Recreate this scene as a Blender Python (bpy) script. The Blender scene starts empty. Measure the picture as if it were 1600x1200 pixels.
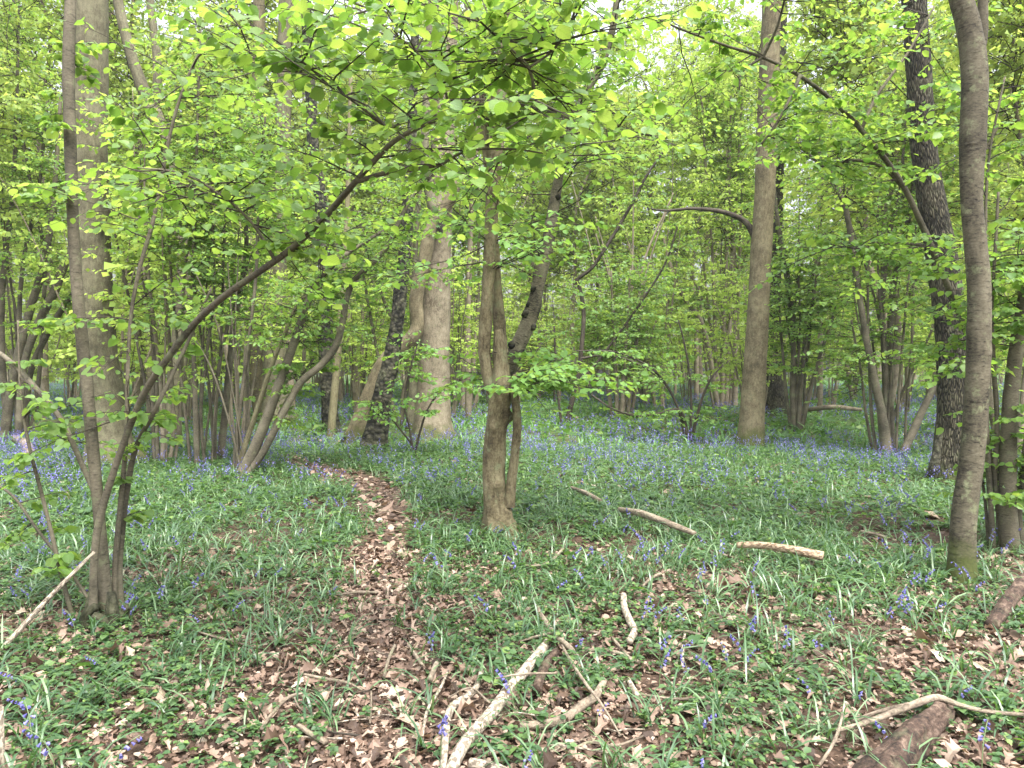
import bpy, math, random
import numpy as np
from mathutils import Vector
R = math.radians
rng = np.random.default_rng(11)
random.seed(5)
SC = bpy.context.scene
COL = SC.collection

# ------------------------------------------------------------------ camera, sky, sun, exposure
F = 1209.0                      # focal length in photo pixels (photo 1600 wide)
CAM_H = 1.55
PITCH = math.atan((600 - 566) / F)
cam_d = bpy.data.cameras.new("camera")
cam_d.sensor_width = 36.0
cam_d.lens = 36.0 * F / 1600.0
cam_d.clip_start = 0.05
cam_d.clip_end = 2000
cam = bpy.data.objects.new("camera", cam_d)
COL.objects.link(cam)
cam.location = (0, 0, CAM_H)
cam.rotation_euler = (math.pi / 2 - PITCH, 0, 0)
SC.camera = cam

SUN_EL, SUN_AZ = R(62), R(150)   # high, over the right shoulder
world = bpy.data.worlds.new("World")
SC.world = world
world.use_nodes = True
wn, wl = world.node_tree.nodes, world.node_tree.links
wn.clear()
sky = wn.new("ShaderNodeTexSky")
sky.sky_type = 'NISHITA'
sky.sun_disc = False
sky.sun_elevation = SUN_EL
sky.sun_rotation = SUN_AZ
sky.dust_density = 2.0
sky.air_density = 1.0
hs = wn.new("ShaderNodeHueSaturation")
hs.inputs['Saturation'].default_value = 0.25
bg = wn.new("ShaderNodeBackground")
bg.inputs['Strength'].default_value = 0.15
wo = wn.new("ShaderNodeOutputWorld")
wl.new(sky.outputs[0], hs.inputs['Color'])
# overcast: the zenith is about three times as bright as the horizon
wtc = wn.new("ShaderNodeTexCoord"); wsep = wn.new("ShaderNodeSeparateXYZ"); wl.new(wtc.outputs['Generated'], wsep.inputs[0])
wmr = wn.new("ShaderNodeMapRange"); wl.new(wsep.outputs[2], wmr.inputs[0])
wmr.inputs[1].default_value = 0.0; wmr.inputs[2].default_value = 1.0; wmr.inputs[3].default_value = 0.13; wmr.inputs[4].default_value = 2.45
wmx = wn.new("ShaderNodeVectorMath"); wmx.operation = 'SCALE'
wl.new(hs.outputs[0], wmx.inputs[0]); wl.new(wmr.outputs[0], wmx.inputs['Scale'])
wl.new(wmx.outputs[0], bg.inputs['Color'])
wl.new(bg.outputs[0], wo.inputs['Surface'])

sun_d = bpy.data.lights.new("sun", 'SUN')
sun_d.energy = 1.9
sun_d.angle = R(25)
sun_d.color = (1.0, 0.96, 0.9)
sun = bpy.data.objects.new("sun", sun_d)
COL.objects.link(sun)
sdir = Vector((math.sin(SUN_AZ) * math.cos(SUN_EL), math.cos(SUN_AZ) * math.cos(SUN_EL), math.sin(SUN_EL)))
sun.rotation_euler = sdir.to_track_quat('Z', 'Y').to_euler()
sun.location = (0, 0, 40)

SC.view_settings.view_transform = 'Standard'
SC.view_settings.look = 'None'
SC.view_settings.exposure = 1.86
SC.view_settings.gamma = 1.0
SC.cycles.max_bounces = 12
SC.cycles.diffuse_bounces = 9
SC.cycles.glossy_bounces = 2
SC.cycles.transmission_bounces = 9

# ------------------------------------------------------------------ geometry helpers
def nrm(v):
    return v / np.maximum(np.linalg.norm(v, axis=-1, keepdims=True), 1e-9)

def smooth01(x):
    x = np.clip(x, 0, 1)
    return x * x * (3 - 2 * x)

_nr = np.random.default_rng(3)
_NW = [(_nr.uniform(0, 2 * math.pi), _nr.uniform(0.6, 1.6), _nr.uniform(0, 6.28)) for _ in range(14)]
def noise2(x, y, scale=1.0, seed=0.0):
    """smooth noise, about 0..1"""
    s = 0
    for i, (a, f, p) in enumerate(_NW):
        k = f * scale * (1 + 0.23 * i)
        s = s + np.sin((x * math.cos(a) + y * math.sin(a)) * k + p + seed * (i + 1.7)) / (1 + 0.12 * i)
    return np.clip(0.5 + s / 9.0, 0, 1)

def zg(x, y):
    """height of the woodland floor"""
    x = np.asarray(x, float); y = np.asarray(y, float)
    b = 0.11 * (noise2(x, y, 0.55, 0.3) - 0.5) + 0.035 * (noise2(x, y, 2.6, 1.1) - 0.5)
    return b * (0.35 + 0.65 * smooth01((y - 2) / 8.0))

CP, SP = math.cos(PITCH), math.sin(PITCH)
def ray(px, py):
    u, v = (px - 800) / F, -(py - 600) / F
    d = np.array([u, CP + v * SP, -SP + v * CP])
    return d / d[1]
def P(px, py, Y):
    return np.array([0, 0, CAM_H]) + ray(px, py) * Y
def G(px, py, up=0.0):
    """where the line of sight through a photo pixel meets the floor"""
    d = ray(px, py)
    Y = CAM_H / max(-d[2], 1e-3)
    for _ in range(12):
        z = float(zg(d[0] * Y, Y)) + up
        Y = (CAM_H - z) / max(-d[2], 1e-3)
    return np.array([d[0] * Y, Y, float(zg(d[0] * Y, Y)) + up])

def resample(pts, rad, step, kink=0.0):
    """smooth curve through the points"""
    pts = np.asarray(pts, float); rad = np.asarray(rad, float)
    n = len(pts)
    if n == 2:
        m = max(2, int(np.linalg.norm(pts[1] - pts[0]) / step) + 1)
        t = np.linspace(0, 1, m)[:, None]
        return pts[0] * (1 - t) + pts[1] * t, rad[0] * (1 - t[:, 0]) + rad[1] * t[:, 0]
    ext = np.vstack([2 * pts[0] - pts[1], pts, 2 * pts[-1] - pts[-2]])
    out, ro = [], []
    for i in range(n - 1):
        p0, p1, p2, p3 = ext[i:i + 4]
        m = max(2, int(np.linalg.norm(p2 - p1) / step) + 1)
        t = np.linspace(0, 1, m, endpoint=False)[:, None]
        out.append(0.5 * ((2 * p1) + (-p0 + p2) * t + (2 * p0 - 5 * p1 + 4 * p2 - p3) * t ** 2 + (-p0 + 3 * p1 - 3 * p2 + p3) * t ** 3))
        ro.append(rad[i] * (1 - t[:, 0]) + rad[i + 1] * t[:, 0])
    out.append(pts[-1:]); ro.append(rad[-1:])
    return np.vstack(out), np.concatenate(ro)

class MB:
    """collects numpy geometry and links it as ONE mesh object"""
    def __init__(s):
        s.v, s.l, s.t, s.m, s.uv, s.n = [], [], [], [], [], 0
    def add(s, verts, loops, totals, mat=0, uv=None):
        verts = np.asarray(verts, np.float32).reshape(-1, 3)
        loops = np.asarray(loops, np.int64).ravel()
        totals = np.asarray(totals, np.int64).ravel()
        s.v.append(verts); s.l.append(loops + s.n); s.t.append(totals)
        s.m.append(np.full(len(totals), mat, np.int32))
        s.uv.append(np.zeros((len(loops), 2), np.float32) if uv is None else np.asarray(uv, np.float32))
        s.n += len(verts)
    def tube(s, pts, rad, sides=10, mat=0, rough=0.0, flare=None, caps=(False, True), step=None, seed=0, lumps=0.0, vs=1.0, ridges=0):
        pts = np.asarray(pts, float); rad = np.asarray(rad, float)
        if step: pts, rad = resample(pts, rad, step)
        n = len(pts)
        T = nrm(np.gradient(pts, axis=0))
        N = np.zeros_like(T)
        ref = np.array([0, -1.0, 0]) if abs(T[0][1]) < 0.9 else np.array([1.0, 0, 0])
        N[0] = nrm(ref - T[0] * np.dot(ref, T[0]))
        for i in range(1, n):
            a = N[i - 1] - T[i] * np.dot(N[i - 1], T[i])
            N[i] = nrm(a)
        B = np.cross(T, N)
        th = np.linspace(0, 2 * math.pi, sides, endpoint=False)
        L = np.concatenate([[0], np.cumsum(np.linalg.norm(np.diff(pts, axis=0), axis=1))])
        r = rad[:, None] * np.ones((1, sides))
        r0 = np.random.default_rng(seed + 77)
        if rough:
            q = 0
            for k in range(7):
                m = r0.integers(1, 5); f = r0.uniform(1.5, 9); ph = r0.uniform(0, 6.28, 2)
                q = q + np.cos(m * th[None, :] + ph[0] + 1.5 * np.sin(L[:, None] * f * .4 + ph[1])) * np.sin(L[:, None] * f + ph[1]) / (1 + .25 * k)
            q2 = 0
            for k in range(5):
                m = r0.integers(5, 12); f = r0.uniform(6, 26); ph = r0.uniform(0, 6.28, 2)
                q2 = q2 + np.cos(m * th[None, :] + ph[0]) * np.sin(L[:, None] * f + ph[1])
            r = r * (1 + rough * (0.4 * q + 0.16 * q2))
        if lumps:
            for _ in range(int(L[-1] * 7)):
                c, a = r0.uniform(0, L[-1]), r0.uniform(0, 6.28)
                w = r0.uniform(.02, .05)
                da = np.angle(np.exp(1j * (th[None, :] - a)))
                r = r * (1 + lumps * r0.uniform(.3, 1) * np.exp(-((L[:, None] - c) / w) ** 2 - (da / .5) ** 2))
        for _ in range(int(L[-1] * ridges)):
            c, a, wd = r0.uniform(0, L[-1]), r0.uniform(0, 6.28), r0.uniform(.3, 1.1)
            da = np.angle(np.exp(1j * (th[None, :] - a)))
            cc = L[:, None] - c - .012 * da ** 2
            r = r * (1 + r0.uniform(.008, .04) * np.exp(-(da / wd) ** 4) * (np.exp(-(cc / .008) ** 2) - .6 * np.exp(-((cc + .014) / .008) ** 2)))
        if flare:
            amp, hgt, k = flare
            ph = r0.uniform(0, 6.28)
            w = np.exp(-(L / hgt) ** 1.3)[:, None]
            lob = 0.35 + 0.65 * np.abs(np.cos(k * 0.5 * th + ph)) ** 2
            r = r * (1 + amp * w * lob[None, :])
        V = pts[:, None, :] + r[..., None] * (np.cos(th)[None, :, None] * N[:, None, :] + np.sin(th)[None, :, None] * B[:, None, :])
        i, j = np.meshgrid(np.arange(n - 1), np.arange(sides), indexing='ij')
        j2 = (j + 1) % sides
        q = np.stack([i * sides + j, i * sides + j2, (i + 1) * sides + j2, (i + 1) * sides + j], -1).reshape(-1, 4)
        circ = 2 * math.pi * float(np.mean(rad))
        u0, u1 = j / sides * circ, (j + 1) / sides * circ
        v0, v1 = L[i] * vs, L[i + 1] * vs
        uv = np.stack([np.stack([u0, v0], -1), np.stack([u1, v0], -1), np.stack([u1, v1], -1), np.stack([u0, v1], -1)], 2).reshape(-1, 2)
        s.add(V.reshape(-1, 3), q, np.full(len(q), 4), mat, uv)
        b0 = s.n - n * sides
        for which, on in ((0, caps[0]), (1, caps[1])):
            if on:
                ring = np.arange(sides) + (n - 1) * sides * which + b0
                if not which: ring = ring[::-1]
                s.l.append(ring); s.t.append(np.array([sides])); s.m.append(np.array([mat], np.int32))
                s.uv.append(np.zeros((sides, 2), np.float32) + 0.01)
    def tubes(s, Pn, Rn, sides=3, mat=0):
        """many thin tubes at once: Pn (n,K,3), Rn (n,K)"""
        n, K, _ = Pn.shape
        if n == 0: return
        T = nrm(np.gradient(Pn, axis=1))
        ref = np.where(np.abs(T[..., 2:3]) < 0.9, np.array([0, 0, 1.0]), np.array([1.0, 0, 0]))
        N = nrm(np.cross(T, ref)); B = np.cross(T, N)
        th = np.linspace(0, 2 * math.pi, sides, endpoint=False)
        V = Pn[:, :, None, :] + Rn[:, :, None, None] * (np.cos(th)[None, None, :, None] * N[:, :, None, :] + np.sin(th)[None, None, :, None] * B[:, :, None, :])
        a, i, j = np.meshgrid(np.arange(n), np.arange(K - 1), np.arange(sides), indexing='ij')
        j2 = (j + 1) % sides
        o = a * K * sides
        q = np.stack([o + i * sides + j, o + i * sides + j2, o + (i + 1) * sides + j2, o + (i + 1) * sides + j], -1).reshape(-1, 4)
        s.add(V.reshape(-1, 3), q, np.full(len(q), 4), mat)
    def inst(s, tmpl, pos, ax, up, scale, mat=0):
        """copies of a small template (x across, y along, z up) into this mesh"""
        tv, faces = tmpl
        n = len(pos)
        if n == 0: return
        Y = nrm(ax); X = nrm(np.cross(Y, up)); Z = np.cross(X, Y)
        scale = np.asarray(scale, float)
        if scale.ndim == 1: scale = np.repeat(scale[:, None], 3, 1)
        V = pos[:, None, :] + (tv[None, :, 0:1] * scale[:, None, 0:1]) * X[:, None, :] + (tv[None, :, 1:2] * scale[:, None, 1:2]) * Y[:, None, :] + (tv[None, :, 2:3] * scale[:, None, 2:3]) * Z[:, None, :]
        fl = np.concatenate([np.asarray(f) for f in faces]); ft = np.array([len(f) for f in faces])
        loops = (np.arange(n)[:, None] * len(tv) + fl[None, :]).ravel()
        uv = np.tile(tv[fl][:, :2], (n, 1))
        s.add(V.reshape(-1, 3), loops, np.tile(ft, n), mat, uv)
    def build(s, name, mats, parent=None, origin=None, smooth=True):
        v = np.concatenate(s.v); l = np.concatenate(s.l).astype(np.int32); t = np.concatenate(s.t).astype(np.int32)
        if origin is not None: v = v - np.asarray(origin, np.float32)
        me = bpy.data.meshes.new(name)
        me.vertices.add(len(v)); me.loops.add(len(l)); me.polygons.add(len(t))
        me.vertices.foreach_set("co", v.astype(np.float32).ravel())
        me.loops.foreach_set("vertex_index", l)
        st = np.concatenate([[0], np.cumsum(t)[:-1]]).astype(np.int32)
        me.polygons.foreach_set("loop_start", st)
        me.polygons.foreach_set("loop_total", t)
        if not isinstance(mats, (list, tuple)): mats = [mats]
        for m in mats: me.materials.append(m)
        me.polygons.foreach_set("material_index", np.concatenate(s.m))
        me.polygons.foreach_set("use_smooth", np.full(len(t), smooth))
        uvl = me.uv_layers.new(name="UVMap")
        uvl.data.foreach_set("uv", np.concatenate(s.uv).astype(np.float32).ravel())
        me.update(calc_edges=True)
        o = bpy.data.objects.new(name, me)
        COL.objects.link(o)
        if parent is not None: o.parent = parent
        elif origin is not None: o.location = origin
        return o

def tag(o, label=None, cat=None, group=None, kind=None):
    if label: o["label"] = label
    if cat: o["category"] = cat
    if group: o["group"] = group
    if kind: o["kind"] = kind
    return o
def thing(name, label, cat, loc, group=None, rz=0.0):
    o = bpy.data.objects.new(name, None)
    o.empty_display_size = 0.2
    COL.objects.link(o)
    o.location = tuple(float(c) for c in loc); o.rotation_euler = (0, 0, rz)
    return tag(o, label, cat, group)
def copy_tree(o, parent=None):
    c = o.copy(); COL.objects.link(c)
    if parent is not None: c.parent = parent
    for ch in list(o.children): copy_tree(ch, c)
    return c

# leaf templates: (verts, faces)
def leaf_hi(droop=0.22, fold=0.22):
    mid = [(0, 0), (0, .38), (0, .72), (0, 1.0)]
    side = [(.27, .08), (.46, .42), (.36, .74)]
    v = [(x, y, -droop * y * y) for x, y in mid]
    for sg in (1, -1):
        v += [(sg * x, y, fold * x - droop * y * y + .02 * math.sin(9 * y)) for x, y in side]
    f = [(0, 4, 5, 1), (1, 5, 6, 2), (2, 6, 3), (0, 1, 8, 7), (1, 2, 9, 8), (2, 3, 9)]
    return np.array(v, float), f
def leaf_mid(droop=0.2, fold=0.25):
    v = [(0, 0, 0), (.3, .18, fold * .3), (.42, .6, fold * .42 - droop * .36), (0, 1, -droop), (-.42, .6, fold * .42 - droop * .36), (-.3, .18, fold * .3), (0, .5, -droop * .25)]
    return np.array(v, float), [(0, 1, 2, 6), (6, 2, 3), (0, 6, 4, 5), (6, 3, 4)]
def leaf_lo():
    v = [(0, 0, 0), (.45, .5, .1), (0, 1, -.12), (-.45, .5, .1)]
    return np.array(v, float), [(0, 1, 2, 3)]
def leaf_oak():
    """lobed dead oak leaf, curled"""
    ys = [0, .14, .26, .40, .52, .66, .78, .92]
    ws = [.04, .14, .10, .27, .17, .30, .19, .16]
    v = []
    for y, w in zip(ys, ws):
        c = .22 * math.sin(y * 3.0)
        v += [(-w, y, c + .5 * w * w * 3), (0, y, c), (w, y, c + .5 * w * w * 2)]
    v.append((0, 1.0, .03))
    f = []
    for i in range(7):
        a = i * 3
        f += [(a, a + 1, a + 4, a + 3), (a + 1, a + 2, a + 5, a + 4)]
    f += [(21, 22, 24), (22, 23, 24)]
    return np.array(v, float), f
L_HI, L_MID, L_LO, L_OAK = leaf_hi(), leaf_mid(), leaf_lo(), leaf_oak()

# ------------------------------------------------------------------ materials
def new_mat(name):
    m = bpy.data.materials.new(name); m.use_nodes = True
    nt = m.node_tree; nt.nodes.clear()
    return m, nt.nodes, nt.links
def ramp(N, stops):
    r = N.new("ShaderNodeValToRGB")
    e = r.color_ramp.elements
    while len(e) < len(stops): e.new(0.5)
    for k, (p, c) in zip(e, stops):
        k.position = p; k.color = (*c, 1)
    return r
def noise(N, L, vec, scale, detail=4, rough=.55):
    n = N.new("ShaderNodeTexNoise")
    n.inputs['Scale'].default_value = scale; n.inputs['Detail'].default_value = detail; n.inputs['Roughness'].default_value = rough
    if vec is not None: L.new(vec, n.inputs['Vector'])
    return n
def mapping(N, L, src, sc):
    m = N.new("ShaderNodeMapping"); m.inputs['Scale'].default_value = sc
    L.new(src, m.inputs['Vector']); return m.outputs[0]
def mixc(N, L, fac, a, b, mode='MIX'):
    m = N.new("ShaderNodeMix"); m.data_type = 'RGBA'; m.blend_type = mode
    for sock, val in ((m.inputs[0], fac), (m.inputs[6], a), (m.inputs[7], b)):
        if isinstance(val, (int, float)): sock.default_value = val
        elif isinstance(val, tuple): sock.default_value = (*val, 1)
        else: L.new(val, sock)
    return m.outputs[2]
def mrange(N, L, val, a, b, c=0.0, d=1.0):
    m = N.new("ShaderNodeMapRange"); m.interpolation_type = 'SMOOTHSTEP'
    m.inputs[1].default_value = a; m.inputs[2].default_value = b; m.inputs[3].default_value = c; m.inputs[4].default_value = d
    L.new(val, m.inputs[0]); return m.outputs[0]
def math_(N, L, op, a, b):
    m = N.new("ShaderNodeMath"); m.operation = op
    for i, v in enumerate((a, b)):
        if isinstance(v, (int, float)): m.inputs[i].default_value = v
        else: L.new(v, m.inputs[i])
    return m.outputs[0]

def leaf_mat(name, cols, trans_cols, mix=0.5, rough=0.42, spec=0.45, veins=False):
    m, N, L = new_mat(name)
    geo = N.new("ShaderNodeNewGeometry")
    r1 = ramp(N, cols); r2 = ramp(N, trans_cols)
    L.new(geo.outputs['Random Per Island'], r1.inputs[0]); L.new(geo.outputs['Random Per Island'], r2.inputs[0])
    c1, c2 = r1.outputs[0], r2.outputs[0]
    pr = N.new("ShaderNodeBsdfPrincipled")
    pr.inputs['Roughness'].default_value = rough
    pr.inputs['Specular IOR Level'].default_value = spec
    if veins:
        uv = N.new("ShaderNodeUVMap"); sep = N.new("ShaderNodeSeparateXYZ"); L.new(uv.outputs[0], sep.inputs[0])
        ax = math_(N, L, 'ABSOLUTE', sep.outputs[0], 0)
        k = math_(N, L, 'SINE', math_(N, L, 'MULTIPLY', math_(N, L, 'SUBTRACT', sep.outputs[1], math_(N, L, 'MULTIPLY', ax, .8)), 42.0), 0)
        vein = mrange(N, L, k, .75, 1.0)
        rib = mrange(N, L, ax, .035, .01)
        v = math_(N, L, 'MAXIMUM', vein, rib)
        c1 = mixc(N, L, math_(N, L, 'MULTIPLY', v, .28), c1, (.28, .42, .10))
        c2 = mixc(N, L, math_(N, L, 'MULTIPLY', v, .35), c2, (.20, .30, .03))
        bp = N.new("ShaderNodeBump"); bp.inputs['Strength'].default_value = .35; bp.inputs['Distance'].default_value = .004
        L.new(k, bp.inputs['Height']); L.new(bp.outputs[0], pr.inputs['Normal'])
    L.new(c1, pr.inputs['Base Color'])
    tr = N.new("ShaderNodeBsdfTranslucent"); L.new(c2, tr.inputs['Color'])
    mx = N.new("ShaderNodeMixShader"); mx.inputs[0].default_value = mix
    out = N.new("ShaderNodeOutputMaterial")
    L.new(pr.outputs[0], mx.inputs[1]); L.new(tr.outputs[0], mx.inputs[2]); L.new(mx.outputs[0], out.inputs['Surface'])
    return m

HZ = [(0, (.085, .17, .035)), (.45, (.13, .235, .05)), (.8, (.17, .28, .06)), (1, (.14, .23, .10))]
HZT = [(0, (.20, .38, .05)), (.5, (.32, .50, .06)), (1, (.44, .58, .09))]
M_LEAF_NEAR = leaf_mat("hazel_leaf", HZ, HZT, .5, .4, .5, veins=True)
M_LEAF_MID = leaf_mat("spring_leaf", HZ, HZT, .5, .45, .4)
M_LEAF_FAR = leaf_mat("lightened_far_leaf", [(0, (.19, .29, .05)), (.5, (.27, .38, .07)), (1, (.34, .44, .10))],
                      [(0, (.42, .58, .09)), (1, (.60, .72, .15))], .5, .6, .25)  # far leaves lightened: the bright background is put into their colour
M_LEAF_OAK = leaf_mat("oak_leaf", [(0, (.17, .26, .06)), (1, (.28, .38, .10))], [(0, (.42, .54, .09)), (1, (.58, .66, .13))], .5, .55, .3)
M_MAPLE = leaf_mat("maple_leaf", [(0, (.10, .21, .05)), (1, (.18, .31, .08))], [(0, (.24, .44, .06)), (1, (.38, .54, .08))], .45, .5, .3)
M_STRAP = leaf_mat("bluebell_leaf", [(0, (.036, .08, .036)), (.55, (.066, .128, .055)), (.85, (.12, .195, .085)), (1, (.21, .29, .16))], [(0, (.10, .25, .04)), (1, (.2, .36, .06))], .25, .33, .55)  # palest end of the first ramp paints highlights on some leaves
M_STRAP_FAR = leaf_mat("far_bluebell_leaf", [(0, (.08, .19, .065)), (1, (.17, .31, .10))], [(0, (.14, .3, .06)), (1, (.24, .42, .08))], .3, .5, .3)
M_HERB = leaf_mat("herb_leaf", [(0, (.038, .075, .033)), (.6, (.064, .122, .046)), (.9, (.10, .17, .055)), (1, (.165, .245, .065))], [(0, (.10, .25, .03)), (1, (.22, .40, .05))], .3, .5, .35)
M_LITTER = leaf_mat("dead_leaf", [(0, (.034, .022, .016)), (.25, (.085, .054, .038)), (.5, (.195, .127, .093)), (.75, (.30, .21, .155)), (.93, (.345, .262, .20)), (1, (.42, .34, .265))],
                    [(0, (.12, .06, .03)), (1, (.4, .24, .12))], .15, .6, .3)
M_BELL = leaf_mat("bluebell_petal", [(0, (.095, .088, .29)), (.6, (.165, .155, .40)), (1, (.27, .255, .52))], [(0, (.12, .10, .42)), (1, (.22, .2, .55))], .3, .5, .3)

def bark_mat(name, c_dark, c_mid, c_light, kind='smooth', moss=0.0, moss_h=0.5, bump=.5, lich=0.15, uvs=1.0):
    m, N, L = new_mat(name)
    uv = N.new("ShaderNodeUVMap").outputs[0]
    geo = N.new("ShaderNodeNewGeometry")
    pos = geo.outputs['Position']
    pr = N.new("ShaderNodeBsdfPrincipled"); pr.inputs['Roughness'].default_value = .85; pr.inputs['Specular IOR Level'].default_value = .25
    big = noise(N, L, pos, 3.2, 5, .6).outputs['Fac']
    if kind == 'furrow':
        mp = mapping(N, L, uv, (52 * uvs, 9 * uvs, 1))
        wob = noise(N, L, mapping(N, L, uv, (22, 9, 1)), 1.0, 3).outputs['Color']
        mpw = mixc(N, L, .5, mp, wob, 'ADD')
        vor = N.new("ShaderNodeTexVoronoi"); vor.feature = 'DISTANCE_TO_EDGE'; vor.inputs['Scale'].default_value = 1.0
        L.new(mpw, vor.inputs['Vector'])
        hgt = mrange(N, L, vor.outputs['Distance'], 0.0, .33)
        fine = noise(N, L, mapping(N, L, uv, (70, 22, 1)), 1.0, 4, .65).outputs['Fac']
        h = math_(N, L, 'ADD', hgt, math_(N, L, 'MULTIPLY', fine, .45))
        f = math_(N, L, 'MULTIPLY', h, .72)
        dist = .022
    elif kind == 'smooth':
        streak = noise(N, L, mapping(N, L, uv, (30, 8, 1)), 1.0, 6, .68).outputs['Fac']
        fine = noise(N, L, mapping(N, L, uv, (60, 42, 1)), 1.0, 5, .65).outputs['Fac']
        blot = noise(N, L, mapping(N, L, uv, (13, 9, 1)), 1.0, 8, .78).outputs['Fac']
        h = math_(N, L, 'ADD', math_(N, L, 'MULTIPLY', streak, .6), math_(N, L, 'MULTIPLY', fine, .5))
        f = math_(N, L, 'ADD', math_(N, L, 'MULTIPLY', math_(N, L, 'SUBTRACT', h, .5), 2.3), math_(N, L, 'ADD', math_(N, L, 'MULTIPLY', math_(N, L, 'SUBTRACT', blot, .5), 1.7), .5)); dist = .02
    elif kind == 'ring':        # horizontal lenticels
        ban = noise(N, L, mapping(N, L, uv, (9, 46, 1)), 1.0, 4, .75).outputs['Fac']
        lent = mrange(N, L, ban, .57, .64)
        fine = noise(N, L, mapping(N, L, uv, (45, 80, 1)), 1.0, 5, .65).outputs['Fac']
        h = math_(N, L, 'ADD', math_(N, L, 'MULTIPLY', fine, .55), math_(N, L, 'MULTIPLY', lent, .55))
        f = math_(N, L, 'SUBTRACT', math_(N, L, 'ADD', fine, .02), math_(N, L, 'MULTIPLY', lent, .3)); dist = .006
    elif kind == 'dead':        # pale peeled wood with dark bark flakes left on
        mp = mapping(N, L, uv, (55, 30, 1))
        n1 = noise(N, L, mp, 1.0, 5, .62).outputs['Fac']
        fine = noise(N, L, mapping(N, L, uv, (120, 14, 1)), 1.0, 4, .6).outputs['Fac']
        h = math_(N, L, 'ADD', math_(N, L, 'MULTIPLY', n1, .7), math_(N, L, 'MULTIPLY', fine, .4))
        f = math_(N, L, 'SUBTRACT', 1.15, math_(N, L, 'MULTIPLY', mrange(N, L, n1, .42, .56), .8)); dist = .006
    else:                       # 'plate': broken dark birch bark
        mp = mapping(N, L, uv, (17 * uvs, 15 * uvs, 1))
        vor = N.new("ShaderNodeTexVoronoi"); vor.feature = 'F1'; L.new(mp, vor.inputs['Vector']); vor.inputs['Scale'].default_value = 1.0
        fine = noise(N, L, mapping(N, L, uv, (46, 46, 1)), 1.0, 5, .7).outputs['Fac']
        h = math_(N, L, 'ADD', math_(N, L, 'SUBTRACT', 1.0, vor.outputs['Distance']), math_(N, L, 'MULTIPLY', fine, .6))
        f = math_(N, L, 'SUBTRACT', math_(N, L, 'MULTIPLY', h, .85), .3); dist = .025
    f = math_(N, L, 'ADD', math_(N, L, 'MULTIPLY', f, .8), math_(N, L, 'MULTIPLY', math_(N, L, 'SUBTRACT', big, .5), 1.3))
    cr = ramp(N, [(.15, c_dark), (.5, c_mid), (.85, c_light)])
    L.new(f, cr.inputs[0])
    col = cr.outputs[0]
    # lichen and algae blotches
    ln = noise(N, L, pos, 9.0, 5, .7).outputs['Fac']
    col = mixc(N, L, math_(N, L, 'MULTIPLY', mrange(N, L, ln, .54, .68), lich * 2), col, (.17, .18, .10))
    if moss:
        z = N.new("ShaderNodeSeparateXYZ"); L.new(pos, z.inputs[0])
        mn = noise(N, L, pos, 6.0, 5, .7).outputs['Fac']
        lvl = math_(N, L, 'ADD', z.outputs[2], math_(N, L, 'MULTIPLY', math_(N, L, 'SUBTRACT', mn, .5), 1.6 * moss_h))
        mf = math_(N, L, 'MULTIPLY', mrange(N, L, lvl, moss_h, moss_h * .35), moss)
        mcol = mixc(N, L, noise(N, L, pos, 60, 3).outputs['Fac'], (.03, .04, .012), (.095, .11, .028))
        col = mixc(N, L, mf, col, mcol)
    L.new(col, pr.inputs['Base Color'])
    bp = N.new("ShaderNodeBump"); bp.inputs['Strength'].default_value = bump; bp.inputs['Distance'].default_value = dist
    L.new(h, bp.inputs['Height']); L.new(bp.outputs[0], pr.inputs['Normal'])
    out = N.new("ShaderNodeOutputMaterial"); L.new(pr.outputs[0], out.inputs['Surface'])
    return m

B_BEECH = bark_mat("smooth_grey_brown_bark", (0.061, 0.050, 0.028), (0.129, 0.106, 0.063), (0.197, 0.169, 0.101), 'smooth', .9, .42, .7)
B_PALE = bark_mat("pale_beech_bark", (.07, .056, .036), (.165, .138, .094), (.245, .21, .148), 'smooth', .9, .42, .8)
B_GREY = bark_mat("grey_hornbeam_bark", (0.061, 0.055, 0.034), (0.117, 0.105, 0.065), (0.172, 0.160, 0.099), 'smooth', .8, .3, .9, .25)
B_OAK = bark_mat("furrowed_oak_bark", (0.013, 0.012, 0.008), (0.065, 0.056, 0.035), (0.123, 0.112, 0.071), 'furrow', .75, .3, 1.0, .15)
B_CHERRY = bark_mat("ringed_young_bark", (0.020, 0.017, 0.012), (0.099, 0.086, 0.057), (0.178, 0.158, 0.109), 'ring', .95, .36, 1.0, .45)
B_HAZEL = bark_mat("hazel_bark", (.045, .04, .028), (.125, .108, .075), (.215, .188, .135), 'ring', .3, .15, .6, .3)
B_HAZEL2 = bark_mat("pale_hazel_bark", (0.086, 0.075, 0.040), (0.166, 0.146, 0.083), (0.233, 0.211, 0.119), 'smooth', 0, .3, .5, .2)
B_CENTRE = bark_mat("mottled_brown_bark", (0.046, 0.035, 0.019), (0.129, 0.105, 0.059), (0.215, 0.187, 0.111), 'smooth', .35, .2, 1.0, .45)
B_LIMB = bark_mat("pale_scaly_limb_bark", (0.018, 0.017, 0.011), (0.141, 0.125, 0.083), (0.233, 0.217, 0.148), 'ring', 0, .2, 1.0, .2)
B_BIRCH = bark_mat("dark_broken_bark", (0.007, 0.007, 0.005), (0.061, 0.057, 0.038), (0.154, 0.146, 0.099), 'plate', .2, .3, 1.0, .2)
B_TWIG = bark_mat("dark_twig_bark", (.02, .016, .012), (.042, .034, .025), (.08, .065, .048), 'smooth', 0, .3, .3, .1)
B_FAR = bark_mat("far_bark", (.10, .083, .058), (.19, .158, .112), (.27, .228, .168), 'smooth', 0, .3, .3, .2)  # lightened colour makes up for the shade in the thickets
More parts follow.
